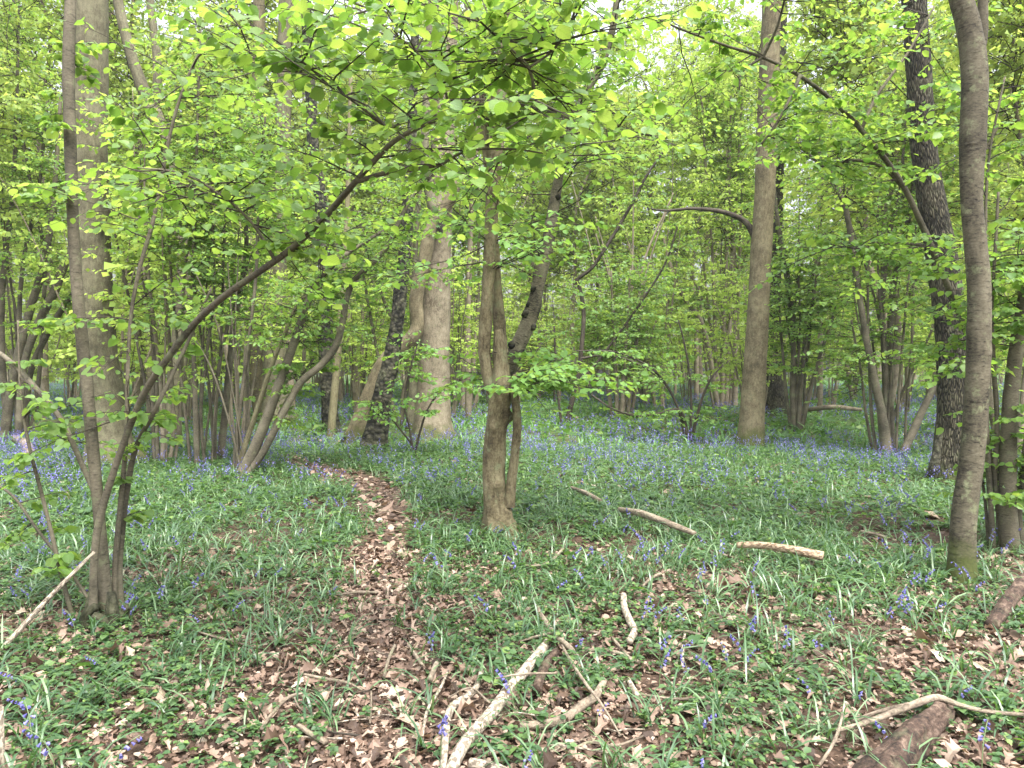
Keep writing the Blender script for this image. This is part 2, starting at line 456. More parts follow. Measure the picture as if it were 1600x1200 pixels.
B_DEAD = bark_mat("peeling_dead_wood", (.06, .048, .036), (.22, .18, .135), (.37, .315, .245), 'dead', 0, .3, 1.0, .3)
B_LOG = bark_mat("tan_log_bark", (.07, .045, .028), (.26, .18, .115), (.38, .285, .19), 'dead', 0, .3, 1.0, .1)
B_ROT = bark_mat("rotten_dark_wood", (.012, .008, .006), (.065, .041, .029), (.19, .135, .10), 'smooth', .0, .1, 1.0, .12)
B_STICK = bark_mat("weathered_stick_bark", (.075, .058, .042), (.20, .158, .115), (.33, .275, .205), 'smooth', 0, .3, .9, .3)

def simple_mat(name, c, rough=.8):
    m, N, L = new_mat(name)
    pr = N.new("ShaderNodeBsdfPrincipled"); pr.inputs['Roughness'].default_value = rough
    tc = N.new("ShaderNodeNewGeometry")
    n = noise(N, L, tc.outputs['Position'], 35, 4).outputs['Fac']
    c2 = mixc(N, L, n, tuple(k * .6 for k in c), tuple(min(1, k * 1.4) for k in c))
    L.new(c2, pr.inputs['Base Color'])
    out = N.new("ShaderNodeOutputMaterial"); L.new(pr.outputs[0], out.inputs['Surface'])
    return m
M_STALK = simple_mat("flower_stalk", (.12, .17, .07), .5)
M_MOSS = simple_mat("moss", (.04, .052, .013), .95)
M_HOLLOW_SHADE = simple_mat("hollow_shade", (.012, .009, .007), .95)  # near-black colour standing in for the shade inside hollows

def ground_mat(name, veg):
    m, N, L = new_mat(name)
    geo = N.new("ShaderNodeNewGeometry"); pos = geo.outputs['Position']
    pr = N.new("ShaderNodeBsdfPrincipled"); pr.inputs['Roughness'].default_value = .95; pr.inputs['Specular IOR Level'].default_value = .15
    vor = N.new("ShaderNodeTexVoronoi"); vor.inputs['Scale'].default_value = 48.0; L.new(pos, vor.inputs['Vector'])
    sep = N.new("ShaderNodeSeparateColor"); L.new(vor.outputs['Color'], sep.inputs[0])
    cr = ramp(N, [(0, (.025, .016, .011)), (.5, (.065, .041, .028)), (1, (.14, .09, .064))] if veg else [(0, (.06, .04, .028)), (.5, (.14, .092, .066)), (1, (.24, .165, .122))]); L.new(sep.outputs[0], cr.inputs[0])
    col = cr.outputs[0]
    n = noise(N, L, pos, 4.0, 6, .65).outputs['Fac']
    col = mixc(N, L, math_(N, L, 'MULTIPLY', mrange(N, L, n, .35, .6), .7), (.05, .033, .023), col)
    if veg:
        n2 = noise(N, L, pos, .35, 4, .6).outputs['Fac']
        n3 = noise(N, L, pos, 14.0, 4, .7).outputs['Fac']
        gcol = mixc(N, L, n3, (.035, .075, .025), (.10, .17, .05))
        spy = N.new("ShaderNodeSeparateXYZ"); L.new(pos, spy.inputs[0])
        gf = mrange(N, L, math_(N, L, 'ADD', math_(N, L, 'MULTIPLY', n2, .5), math_(N, L, 'MULTIPLY', n3, .6)), .42, .62)
        col = mixc(N, L, math_(N, L, 'MULTIPLY', gf, mrange(N, L, spy.outputs[1], 7.5, 13.0)), col, gcol)
    L.new(col, pr.inputs['Base Color'])
    bp = N.new("ShaderNodeBump"); bp.inputs['Strength'].default_value = .8; bp.inputs['Distance'].default_value = .02
    L.new(math_(N, L, 'ADD', sep.outputs[0], n), bp.inputs['Height']); L.new(bp.outputs[0], pr.inputs['Normal'])
    out = N.new("ShaderNodeOutputMaterial"); L.new(pr.outputs[0], out.inputs['Surface'])
    return m
M_GROUND = ground_mat("woodland_soil", True)
M_PATH = ground_mat("trodden_leaf_mould", False)

# ------------------------------------------------------------------ the setting: floor and path
def graded(a, b, near, step, grow):
    out = [near[0]]
    while out[-1] < near[1]: out.append(out[-1] + step)
    s = step
    while out[-1] < b: s *= grow; out.append(out[-1] + s)
    s = step; lo = [near[0]]
    while lo[-1] > a: s *= grow; lo.append(lo[-1] - s)
    return np.array(lo[:0:-1] + out)
gx = graded(-75, 75, (-6, 6), .12, 1.12); gy = graded(-12, 92, (1.5, 12), .12, 1.12)
X, Y = np.meshgrid(gx, gy)
mb = MB()
nx, ny = len(gx), len(gy)
i, j = np.meshgrid(np.arange(ny - 1), np.arange(nx - 1), indexing='ij')
q = np.stack([i * nx + j, i * nx + j + 1, (i + 1) * nx + j + 1, (i + 1) * nx + j], -1).reshape(-1, 4)
mb.add(np.stack([X, Y, zg(X, Y)], -1).reshape(-1, 3), q, np.full(len(q), 4))
tag(mb.build("ground", M_GROUND), kind="structure")

PATH_PX = [(560, 1260, 125), (575, 1180, 100), (585, 1080, 85), (592, 990, 76), (592, 900, 62), (600, 840, 46), (602, 795, 40), (575, 760, 42), (530, 741, 40), (480, 730, 32), (440, 724, 20)]
pc = np.array([G(a, b) for a, b, _ in PATH_PX])
pw = np.array([w / F * c[1] for (a, b, w), c in zip(PATH_PX, pc)])
pc, pw = resample(pc, pw, .08)
def path_d(x, y):
    """distance from the path's middle in half-widths"""
    x = np.asarray(x); y = np.asarray(y)
    out = np.full(x.shape, 99.0)
    for a in range(0, len(x), 20000):
        d2 = (x[a:a + 20000, None] - pc[None, ::2, 0]) ** 2 + (y[a:a + 20000, None] - pc[None, ::2, 1]) ** 2
        k = np.argmin(d2, 1)
        out[a:a + 20000] = np.sqrt(d2[np.arange(len(k)), k]) / pw[::2][k]
    return out
mb = MB()
tn = nrm(np.gradient(pc, axis=0)); sd = np.stack([tn[:, 1], -tn[:, 0], 0 * tn[:, 0]], -1)
K = 9
us = np.linspace(-1, 1, K)
jag = 0.85 + .3 * noise2(pc[:, 0] * 3, pc[:, 1] * 3, 2.0)
V = pc[:, None, :] + sd[:, None, :] * (us[None, :, None] * (pw * jag)[:, None, None])
V[..., 2] = zg(V[..., 0], V[..., 1]) + .006 - .012 * (np.abs(us) > .95)
n = len(pc)
i, j = np.meshgrid(np.arange(n - 1), np.arange(K - 1), indexing='ij')
q = np.stack([i * K + j, i * K + j + 1, (i + 1) * K + j + 1, (i + 1) * K + j], -1).reshape(-1, 4)
mb.add(V.reshape(-1, 3), q, np.full(len(q), 4))
tag(mb.build("footpath", M_PATH), kind="structure")

# ------------------------------------------------------------------ growing twigs and leaves
UP = np.array([0, 0, 1.0])
def rotz(v, a):
    c, s = np.cos(a), np.sin(a)
    return np.stack([v[..., 0] * c - v[..., 1] * s, v[..., 0] * s + v[..., 1] * c, v[..., 2]], -1)
def along(pl, t):
    """points on a batch of polylines pl (n,K,3) at t (n,m)"""
    K = pl.shape[1]
    f = np.clip(t * (K - 1), 0, K - 1.001); k = f.astype(int); w = (f - k)[..., None]
    ix = np.arange(len(pl))[:, None]
    return pl[ix, k] * (1 - w) + pl[ix, k + 1] * w
def shoots(r, S, D, L, K=6, droop=.12, wander=.06):
    n = len(S)
    t = np.linspace(0, 1, K)
    pl = S[:, None, :] + D[:, None, :] * L[:, None, None] * t[None, :, None]
    pl[..., 2] -= droop * L[:, None] * t[None, :] ** 2
    w = np.cumsum(r.normal(0, 1, (n, K, 3)), 1) * wander * L[:, None, None] / K ** .5
    w -= w[:, :1]
    w[..., 2] *= .6
    return pl + w
def foliage(mb, r, S, D, L, twigs=8, leaves=6, size=.08, tmpl=L_MID, leaf_slot=0, twig_slot=1, r0=.006, droop=.12, spread=55, tilt=.35,
            twig_len=.42, tubes=True, drop=.1, start=.15, K=6, hang=.25, sides=3):
    """shoots from S along D, each with side twigs, each twig with leaves in a flat spray"""
    if len(S) == 0: return
    pl = shoots(r, S, D, L, K, droop)
    n = len(S)
    r0 = np.broadcast_to(np.asarray(r0, float) * 1.2, (n,))
    if tubes:
        mb.tubes(pl, r0[:, None] * np.linspace(1, .25, K)[None, :], sides, twig_slot)
    t = np.clip(np.linspace(start, 1, twigs)[None, :] + r.uniform(-.04, .04, (n, twigs)), 0, 1)
    tp = along(pl, t).reshape(-1, 3)
    dirs = nrm(np.repeat(nrm(pl[:, -1] - pl[:, 0])[:, None, :], twigs, 1).reshape(-1, 3))
    sg = np.tile(np.where(np.arange(twigs) % 2, 1, -1), n) * r.choice([1, 1, 1, -1], n * twigs)
    a = np.radians(r.normal(spread, 14, n * twigs)) * sg
    a[twigs - 1::twigs] *= .1
    td = rotz(dirs, a); td[:, 2] = td[:, 2] * .5 + r.normal(0.02, .16, len(td)); td = nrm(td)
    tl = (L[:, None] * twig_len * (1.1 - .65 * t) * r.uniform(.6, 1.25, (n, twigs))).ravel()
    tpl = shoots(r, tp, td, tl, 4, .1, .07)
    if tubes:
        mb.tubes(tpl, (np.repeat(r0, twigs) * .38)[:, None] * np.linspace(1, .45, 4)[None, :], 3, twig_slot)
    m = len(tp)
    lt = np.clip(np.linspace(.18, 1, leaves)[None, :] + r.uniform(-.05, .05, (m, leaves)), 0, 1)
    lp = along(tpl, lt).reshape(-1, 3)
    ld = np.repeat(td, leaves, 0)
    ls = np.tile(np.where(np.arange(leaves) % 2, 1, -1), m)
    la = np.radians(r.normal(58, 18, m * leaves)) * ls
    la[leaves - 1::leaves] *= .15
    ld = rotz(ld, la); ld[:, 2] = r.normal(-hang, .25, len(ld)); ld = nrm(ld)
    up = nrm(UP + r.normal(0, tilt, (len(ld), 3)))
    sz = size * np.exp(r.normal(0, .28, len(ld)))
    keep = r.random(len(ld)) > drop
    sc = np.stack([sz * r.uniform(.85, 1.1, len(sz)), sz, sz * r.uniform(.3, 1.6, len(sz))], -1)
    off = ld * sz[:, None] * .18
    mb.inst(tmpl, (lp + off)[keep], ld[keep], up[keep], sc[keep], leaf_slot)
def hdir(r, n, el=15, esd=15, az=None, azsd=1.0):
    a = r.uniform(0, 2 * math.pi, n) if az is None else r.normal(az, azsd, n)
    e = np.radians(r.normal(el, esd, n))
    return np.stack([np.cos(a) * np.cos(e), np.sin(a) * np.cos(e), np.sin(e)], -1)

def stem3(spec, d=None, ground=True, extend=0.0):
    """photo pixels with widths -> points and radii in the wood; d is the depth in metres"""
    pts, rad = [], []
    s0 = spec[0]
    if ground:
        g = G(s0[0], s0[1]); d = g[1]
    for k, s in enumerate(spec):
        dd = s[3] + (d if False else 0) if len(s) > 3 else d
        p = P(s[0], s[1], dd)
        pts.append(p); rad.append(s[2] * .5 / F * dd)
    if ground:
        pts[0] = np.array([pts[0][0], pts[0][1], float(zg(pts[0][0], pts[0][1]))])
        pts.insert(0, pts[0] - np.array([0, 0, .12])); rad.insert(0, rad[0] * 1.05)
    if extend:
        dv = nrm(pts[-1] - pts[-2]); pts.append(pts[-1] + dv * extend); rad.append(rad[-1] * .8)
    return np.array(pts), np.array(rad)
def rel(mb, name, mat, root):
    return mb.build(name, mat, root, np.array(root.location))

def add_trunk(root, name, spec, mat, d=None, ground=True, extend=0.0, sides=28, step=.06, rough=.05, flare=None, lumps=0, seed=0, caps=(False, True), parent=None, ridges=0):
    p, r = stem3(spec, d, ground, extend)
    mb = MB(); mb.tube(p, r, sides, 0, rough, flare, caps, step, seed, lumps, ridges=ridges)
    o = mb.build(name, mat, parent or root, np.array(root.location))
    return o, resample(p, r, .1)

# ---------------------------------------------------------------- big named trees
# 1 grey tree at the left, behind the front hazel
g = G(172, 728)
t = thing("hornbeam_tree", "thick straight grey-brown trunk behind the left front hazel clump", "tree", g)
add_trunk(t, "trunk", [(178, 728, 74), (170, 690, 62), (160, 600, 58), (152, 550, 57), (144, 400, 54), (140, 250, 51), (142, 0, 50), (143, -160, 47)], B_GREY, sides=40, rough=.035, flare=(.65, .35, 5), extend=1.0, seed=1)
# bark wound on its face
# 2 forked trunk behind it
g = G(266, 690)
t = thing("forked_tree", "dark trunk that forks high up, between the thick left trunk and the arching hazel stem", "tree", g)
_, c = add_trunk(t, "trunk", [(266, 690, 30), (272, 620, 26), (284, 500, 26), (288, 420, 25), (279, 340, 24), (258, 230, 23), (240, 175, 24)], B_GREY, sides=20, rough=.06, flare=(.6, .3, 5), seed=2)
d = g[1]
add_trunk(t, "limb", [(241, 182, 22), (222, 135, 19), (205, 85, 17), (188, 20, 15), (175, -60, 13)], B_GREY, d, False, sides=14, rough=.05, seed=3)
add_trunk(t, "limb", [(241, 182, 15), (246, 110, 13), (238, 30, 12), (228, -60, 10)], B_GREY, d, False, sides=14, rough=.05, seed=4)
# 3 pale slim trunk
g = G(214, 640)
t = thing("slim_tree", "slim pale brown trunk just right of the thick left trunk, farther back", "tree", g)
add_trunk(t, "trunk", [(222, 640, 24), (214, 560, 21), (205, 470, 20), (196, 380, 18), (186, 280, 16), (176, 150, 15), (170, 0, 13)], B_BEECH, sides=16, rough=.05, extend=1, seed=5)
# 4 double trunk mid left
g = G(428, 662)
t = thing("twin_trunk_tree", "brown twin trunk with a rough base behind the leaning hazel clump", "tree", g)
add_trunk(t, "trunk", [(434, 662, 48), (430, 600, 38), (427, 520, 33), (430, 440, 29), (436, 330, 26), (442, 200, 24), (448, 0, 22)], B_GREY, sides=22, rough=.07, flare=(.7, .35, 5), extend=1, seed=6)
add_trunk(t, "trunk", [(418, 660, 40), (408, 600, 32), (400, 520, 27), (396, 440, 24), (395, 330, 22), (402, 200, 19), (405, 0, 17)], B_BEECH, sides=22, rough=.07, flare=(.5, .3, 5), extend=1, seed=7)
# 5 dark dead birch
g = G(516, 676)
t = thing("birch_tree", "upright blackened birch trunk with flaking bark beside a thin pale stem", "tree", g)
add_trunk(t, "trunk", [(519, 676, 30), (515, 640, 25), (510, 560, 23), (508, 490, 21), (507, 420, 20), (503, 330, 19), (490, 240, 18), (487, 180, 17), (480, 60, 15), (476, -60, 13)], B_BIRCH, sides=24, rough=.12, extend=1, seed=8)
g = G(520, 682)
t = thing("sapling", "thin straight pale stem leaning right in front of the blackened birch", "tree", g)
add_trunk(t, "trunk", [(517, 682, 13), (522, 620, 12), (529, 540, 11), (536, 450, 10), (541, 370, 9), (545, 250, 7), (548, 120, 6)], B_HAZEL2, sides=12, rough=.04, seed=9)
# 6 leaning, twisted brown trunk with a hollow
g = G(552, 694)
t = thing("leaning_tree", "brown trunk leaning right behind the dark leaning birch, twisted and hollow higher up", "tree", g)
_, c = add_trunk(t, "trunk", [(551, 694, 31), (566, 650, 28), (584, 605, 27), (602, 568, 26), (622, 548, 25), (643, 530, 25), (653, 508, 20), (650, 470, 22), (660, 420, 21), (672, 365, 21), (687, 338, 19), (704, 310, 18), (722, 280, 15), (742, 235, 12), (752, 180, 10)], B_BEECH, sides=24, rough=.09, flare=(.4, .2, 4), lumps=.12, extend=.6, seed=10)
d = g[1]
mbh = MB(); p, r = stem3([(688, 345, 6), (688, 356, 9), (689, 366, 5)], d - .13, False); mbh.tube(p, r, 10, step=.02, caps=(True, True)); rel(mbh, "hollow", M_HOLLOW_SHADE, t)  # solid dark piece painted as the shade of an opening
add_trunk(t, "limb", [(686, 345, 13), (676, 320, 17), (668, 280, 16), (664, 220, 13), (668, 120, 11), (672, 0, 9)], B_GREY, d + .1, False, sides=14, seed=11)
# 7 dark rough birch leaning
g = G(583, 704)
t = thing("birch_tree", "dark rough birch trunk leaning right, crossing in front of the twisted brown one", "tree", g)
add_trunk(t, "trunk", [(583, 704, 42), (590, 665, 35), (600, 610, 29), (612, 555, 24), (622, 490, 21), (629, 430, 20), (634, 380, 18), (638, 300, 16), (644, 200, 14), (648, 60, 12)], B_BIRCH, sides=24, rough=.12, flare=(.35, .2, 5), lumps=.1, extend=1, seed=12)
# 8 the big beech
g = G(678, 690)
t = thing("beech_tree", "large pale smooth beech trunk with mossy flared foot at the bend of the path", "tree", g)
add_trunk(t, "trunk", [(677, 690, 66), (676, 662, 58), (677, 610, 51), (679, 540, 47), (682, 450, 43), (686, 350, 40), (690, 270, 38), (696, 120, 35), (700, -20, 32), (702, -150, 30)], B_PALE, sides=44, rough=.03, flare=(.5, .3, 5), extend=1.5, seed=13)
# 9 central tree with several stems
g = G(783, 836)
d = g[1]
t = thing("field_maple_tree", "central knobbly tree with several stems, a gnarled limb and a low side stem", "tree", g)
add_trunk(t, "trunk", [(783, 836, 47), (777, 800, 40), (772, 750, 36), (773, 700, 34), (777, 650, 32), (782, 615, 33), (783, 590, 29), (783, 566, 23), (781, 535, 18), (779, 515, 12)], B_CENTRE, sides=36, step=.03, rough=.13, flare=(1.1, .18, 5), lumps=.34, seed=14)
_, cA = add_trunk(t, "stem", [(777, 625, 20), (764, 596, 18), (757, 550, 19), (759, 500, 20), (763, 440, 20), (766, 380, 20), (769, 320, 21), (774, 250, 22), (779, 170, 23), (784, 90, 22), (788, 0, 20), (792, -130, 16)], B_CENTRE, d + .02, False, sides=24, step=.03, rough=.09, lumps=.22, extend=.5, seed=15)
_, cB = add_trunk(t, "stem", [(786, 600, 25), (783, 555, 24), (780, 505, 19), (776, 450, 16), (773, 390, 14), (766, 320, 13), (760, 240, 12), (754, 150, 10), (748, 40, 9)], B_CENTRE, d + .16, False, sides=24, step=.03, rough=.11, lumps=.25, seed=16)
limb_o, cC = add_trunk(t, "limb", [(786, 608, 26), (795, 575, 25), (806, 548, 25), (820, 518, 24), (832, 485, 24), (839, 455, 19), (845, 420, 23), (853, 395, 21), (861, 350, 20), (866, 318, 17), (874, 270, 14), (888, 205, 13), (918, 140, 14), (940, 100, 13), (958, 40, 10), (968, -40, 9)], B_LIMB, d + .35, False, sides=24, step=.03, rough=.08, lumps=.22, seed=17)
for k, (bx, by, bw) in enumerate([(803, 541, 13), (815, 549, 11), (824, 492, 13), (834, 511, 11), (829, 478, 10), (836, 452, 11), (848, 396, 12), (861, 352, 9), (873, 309, 9), (938, 108, 11)]):
    mbh = MB(); c0 = P(bx - 2, by, d + .35 - .015); rr = bw * .55 / F * d
    mbh.tube([c0 + np.array([-.5, .02, -.3]) * rr, c0 + np.array([-.15, -.3, -.1]) * rr, c0 + np.array([.3, -.2, .2]) * rr, c0 + np.array([.8, .2, .3]) * rr], [rr * .6, rr * 1.15, rr * 1.05, rr * .5], 16, rough=.4, caps=(True, True), step=.008, seed=k)
    mbh.build("burr", B_BIRCH, limb_o, np.array(t.location))
add_trunk(t, "stem", [(796, 792, 18), (799, 755, 16), (804, 715, 14), (808, 670, 14), (806, 635, 13), (803, 608, 13), (806, 585, 8)], B_CENTRE, d - .05, False, sides=18, rough=.07, lumps=.1, seed=18)
mbh = MB()
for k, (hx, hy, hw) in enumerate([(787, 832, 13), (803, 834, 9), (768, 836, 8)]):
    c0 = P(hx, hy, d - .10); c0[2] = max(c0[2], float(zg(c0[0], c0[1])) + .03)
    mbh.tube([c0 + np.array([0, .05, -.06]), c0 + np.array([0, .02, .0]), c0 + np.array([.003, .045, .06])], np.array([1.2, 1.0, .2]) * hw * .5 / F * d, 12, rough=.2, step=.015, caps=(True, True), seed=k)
    rel(mbh, "root_hollow_shade", M_HOLLOW_SHADE, t); mbh = MB()  # dark lobes paint the shade between the roots
mb = MB()
r = np.random.default_rng(51)
c, _r = cB
S = np.vstack([np.repeat(P(783, 600, d)[None], 10, 0), np.repeat(P(805, 592, d)[None], 16, 0), np.repeat(P(776, 560, d)[None], 5, 0)])
S = S + r.normal(0, .03, S.shape)
D = hdir(r, len(S), 12, 12); D[10:26, 0] = np.abs(D[10:26, 0]) + .3
foliage(mb, r, S, nrm(D), r.uniform(.4, 1.15, len(S)), 8, 6, .055, L_MID, r0=.005, droop=.1)
for cc, t0, n in ((cA[0], .25, 30), (cB[0], .3, 26), (cC[0], .45, 34)):
    idx = r.integers(int(len(cc) * t0), len(cc), n)
    foliage(mb, r, cc[idx], hdir(r, n, 18, 18), r.uniform(.5, 1.3, n), 8, 6, .055, L_MID, r0=.006, droop=.1)
rel(mb, "crown", [M_MAPLE, B_TWIG], t)
# 10 straight tree on the right
g = G(1174, 700)
d = g[1]
t = thing("hornbeam_tree", "tall straight smooth brown trunk with one dark bent branch, right of centre", "tree", g)
tr_o, c = add_trunk(t, "trunk", [(1174, 702, 43), (1174, 668, 39), (1178, 600, 36), (1184, 500, 33), (1189, 400, 32), (1195, 300, 31), (1199, 180, 31), (1204, 60, 29), (1208, -60, 27), (1212, -160, 25)], B_BEECH, sides=36, rough=.03, flare=(.55, .25, 6), extend=1, seed=19)
add_trunk(t, "limb", [(1186, 385, 14), (1178, 366, 12), (1166, 348, 9), (1148, 337, 8), (1120, 329, 7), (1080, 326, 5), (1045, 329, 4), (1018, 327, 3)], B_TWIG, d - .1, False, sides=12, rough=.08, seed=20)
# 11 furrowed trunk behind
g = G(1209, 648)
t = thing("oak_tree", "dark furrowed oak trunk with a burl, half hidden behind the tall straight trunk", "tree", g)
add_trunk(t, "trunk", [(1209, 650, 36), (1210, 625, 38), (1209, 600, 32), (1207, 540, 29), (1207, 470, 25), (1210, 400, 21), (1214, 320, 18), (1218, 200, 16), (1222, 60, 14)], B_OAK, sides=26, rough=.08, flare=(.4, .3, 5), extend=2, seed=21)
# 12 furrowed oak on the right
g = G(1473, 758)
d = g[1]
t = thing("oak_tree", "thick dark oak trunk with deeply furrowed bark and a black hollow at its foot", "tree", g)
add_trunk(t, "trunk", [(1479, 758, 50), (1484, 715, 47), (1489, 650, 45), (1489, 590, 45), (1484, 500, 46), (1471, 400, 44), (1453, 300, 39), (1441, 200, 37), (1435, 100, 36), (1428, 0, 35), (1420, -140, 33)], B_OAK, sides=48, step=.04, rough=.05, flare=(.45, .35, 4), extend=1, seed=22)
mbh = MB(); p, r = stem3([(1462, 756, 18), (1461, 735, 19), (1466, 700, 14), (1471, 675, 8)], d - .04, False); mbh.tube(p, r, 16, rough=.15, step=.03, caps=(True, True)); rel(mbh, "hollow", B_BIRCH, t)  # solid dark piece; its colour stands for the shade in the opening
# 13 young ringed tree in front on the right
g = G(1502, 906)
d = g[1]
t = thing("cherry_tree", "slightly crooked young grey trunk with ringed bark and mossy foot, near the right edge", "tree", g)
_, c13 = add_trunk(t, "trunk", [(1503, 908, 44), (1503, 870, 39), (1507, 800, 37), (1517, 730, 35), (1525, 640, 34), (1529, 550, 34), (1530, 450, 33), (1524, 380, 32), (1518, 310, 31), (1520, 220, 37), (1523, 120, 38), (1515, 50, 35), (1502, 0, 33), (1485, -60, 30), (1465, -140, 27)], B_CHERRY, sides=44, step=.009, rough=.035, flare=(.28, .12, 5), lumps=.06, extend=.5, seed=23, ridges=9)
add_trunk(t, "limb", [(1524, 110, 16), (1534, 60, 17), (1536, 0, 15), (1540, -80, 12)], B_CHERRY, d + .1, False, sides=14, rough=.05, seed=24)

# ---------------------------------------------------------------- hazel clumps traced from the photo
def clump(label, base, stems, crown, seed, group=None, mats=None, name="hazel_clump", cat="tree", crown_mats=None, stump=None):
    """base (px,py); stems: lists of (px,py,w[,depth]); crown: dict of foliage options"""
    g = G(*base)
    t = thing(name, label, cat, g, group)
    r = np.random.default_rng(seed)
    curves = []
    for k, sp in enumerate(stems):
        gr = abs(sp[0][1] - base[1]) < 70 and len(sp[0]) == 3
        o, c = add_trunk(t, "stem", sp, (mats or [B_HAZEL])[k % len(mats or [1])], g[1], gr, 0, 10 if sp[0][2] < 9 else 16, .045, .08, None, .12, seed + k)
        curves.append(c)
    for k in range(crown.get('rods', 0)):
        bx = base[0] + r.normal(0, 10); hh = r.uniform(230, 430); dx = r.normal(0, 45)
        w = r.uniform(3, 6)
        sp = [(bx, base[1] - r.uniform(0, 6), w), (bx + dx * .25 + r.normal(0, 4), base[1] - hh * .35, w * .85), (bx + dx * .6 + r.normal(0, 6), base[1] - hh * .7, w * .7), (bx + dx * 1.1, base[1] - hh, w * .45)]
        add_trunk(t, "stem", sp, (mats or [B_HAZEL])[0], None, True, 0, 8, .1, .04, None, 0, seed + 50 + k)
    mb = MB()
    for k, t0, n, L0, L1, el, az in crown.get('on', []):
        c = curves[k][0]
        n = int(n * crown.get('more', 1.45)); t0 = max(t0, crown.get('low', .42))
        idx = np.clip(((len(c) - 1) * (t0 + (1 - t0) * r.random(n) ** (.6 if crown.get('low', 1) else 1))).astype(int), 0, len(c) - 1)
        foliage(mb, r, c[idx], hdir(r, n, el, 16, az, .9), r.uniform(L0, L1, n), crown.get('twigs', 8), crown.get('leaves', 6), crown.get('size', .07), crown.get('tmpl', L_MID), r0=crown.get('r0', .006), droop=crown.get('droop', .12), drop=crown.get('drop', .12), tilt=.42, hang=.34)
    for (px, py, dd, n, L0, L1, sx) in crown.get('at', []):
        S = P(px, py, dd) + r.normal(0, 1, (n, 3)) * np.array(sx)
        foliage(mb, r, S, hdir(r, n, 5, 18), r.uniform(L0, L1, n), crown.get('twigs', 8), crown.get('leaves', 6), crown.get('size', .07), crown.get('tmpl', L_MID), r0=crown.get('r0', .006), droop=crown.get('droop', .12), drop=crown.get('drop', .12), tilt=.42, hang=.34)
    if mb.n: rel(mb, "crown", crown_mats or [M_LEAF_MID, B_TWIG], t)
    return t, curves, g

# A left front hazel with the great arching stem
dA = float(G(150, 985)[1])
arch = [(146, 984, 16.25), (146, 930, 12.38), (147, 880, 11.61), (152, 830, 11.61), (164, 780, 10.84), (178, 735, 10.45), (197, 682, 10.06), (225, 615, 10.45, dA - 0.07), (258, 565, 10.45, dA - 0.14), (300, 510, 10.45, dA - 0.20), (345, 467, 10.45, dA - 0.31), (400, 428, 10.45, dA - 0.41), (450, 393, 10.06, dA - 0.51), (495, 352, 9.68, dA - 0.61), (535, 308, 9.29, dA - 0.71), (575, 262, 8.51, dA - 0.82), (620, 218, 7.35, dA - 0.92), (680, 188, 6.19, dA - 1.02), (740, 168, 5.81, dA - 1.09), (800, 163, 5.03, dA - 1.12), (850, 172, 3.87, dA - 1.16), (905, 190, 3.10, dA - 1.16), (960, 205, 2.48, dA - 1.16), (1030, 222, 1.70, dA - 1.16)]
stemsA = [
    [(165, 972, 25), (162, 900, 19), (154, 800, 17), (145, 700, 17.5), (136, 600, 18), (125, 500, 18), (117, 400, 17), (112, 300, 17), (109, 200, 17.5), (107, 110, 18), (110, 0, 16), (114, -120, 14)],
    arch,
    [(188, 960, 16), (184, 900, 13), (190, 830, 11), (197, 770, 10), (212, 700, 8.5), (240, 645, 7, dA + .1), (272, 580, 6, dA + .2), (300, 520, 5, dA + .3), (330, 450, 3, dA + .3)],
    [(178, 966, 9), (180, 880, 8), (187, 800, 8), (196, 700, 7), (199, 600, 6), (204, 500, 5.5), (218, 420, 6), (238, 350, 6), (252, 280, 5.5), (268, 200, 5), (290, 130, 4.5), (325, 60, 3.5), (372, 0, 2.5)],
    [(116, 975, 8), (96, 900, 7), (80, 830, 6), (62, 760, 5.5), (44, 690, 5), (32, 610, 4), (28, 500, 3)],
    [(160, 800, 7, dA + .3), (130, 730, 8.5, dA + .4), (95, 655, 8.5, dA + .5), (50, 600, 8.5, dA + .6), (10, 560, 8, dA + .7), (-40, 530, 7, dA + .8)],
    [(138, 935, 5, dA + .1), (100, 880, 5, dA + .2), (60, 830, 5, dA + .3), (20, 775, 4, dA + .4), (-20, 750, 3.5, dA + .4)],
    [(560, 283, 8, dA - 0.78), (600, 271, 7, dA - 0.82), (650, 264, 6, dA - 0.85), (690, 256, 5, dA - 0.88), (730, 236, 3.5, dA - 0.92), (800, 233, 3, dA - 0.95), (880, 243, 2.4, dA - 0.99), (960, 240, 1.8, dA - 1.02)],
    [(838, 168, 6, dA - 1.14), (834, 138, 5.5, dA - 1.17), (826, 106, 5, dA - 1.21), (796, 74, 4, dA - 1.26), (770, 52, 3.5, dA - 1.29), (735, 15, 2.5, dA - 1.36), (715, -30, 2, dA - 1.36)],
    [(826, 106, 4, dA - 1.21), (862, 80, 3.5, dA - 1.19), (890, 40, 3, dA - 1.19), (905, -20, 2, dA - 1.19)],
    [(635, 212, 5, dA - 0.93), (592, 188, 4, dA - 0.99), (540, 150, 3.4, dA - 1.05), (490, 122, 2.8, dA - 1.09), (430, 106, 2.2, dA - 1.09), (360, 110, 1.6, dA - 1.09)],
    [(705, 180, 5, dA - 1.04), (690, 130, 4, dA - 1.09), (650, 80, 3.2, dA - 1.16), (600, 40, 2.5, dA - 1.22), (560, -10, 2, dA - 1.26)],
    [(430, 408, 6, dA - 0.46), (395, 350, 4.5, dA - 0.48), (340, 300, 3.5, dA - 0.51), (280, 270, 2.8, dA - 0.54), (215, 262, 2, dA - 0.54)],
]
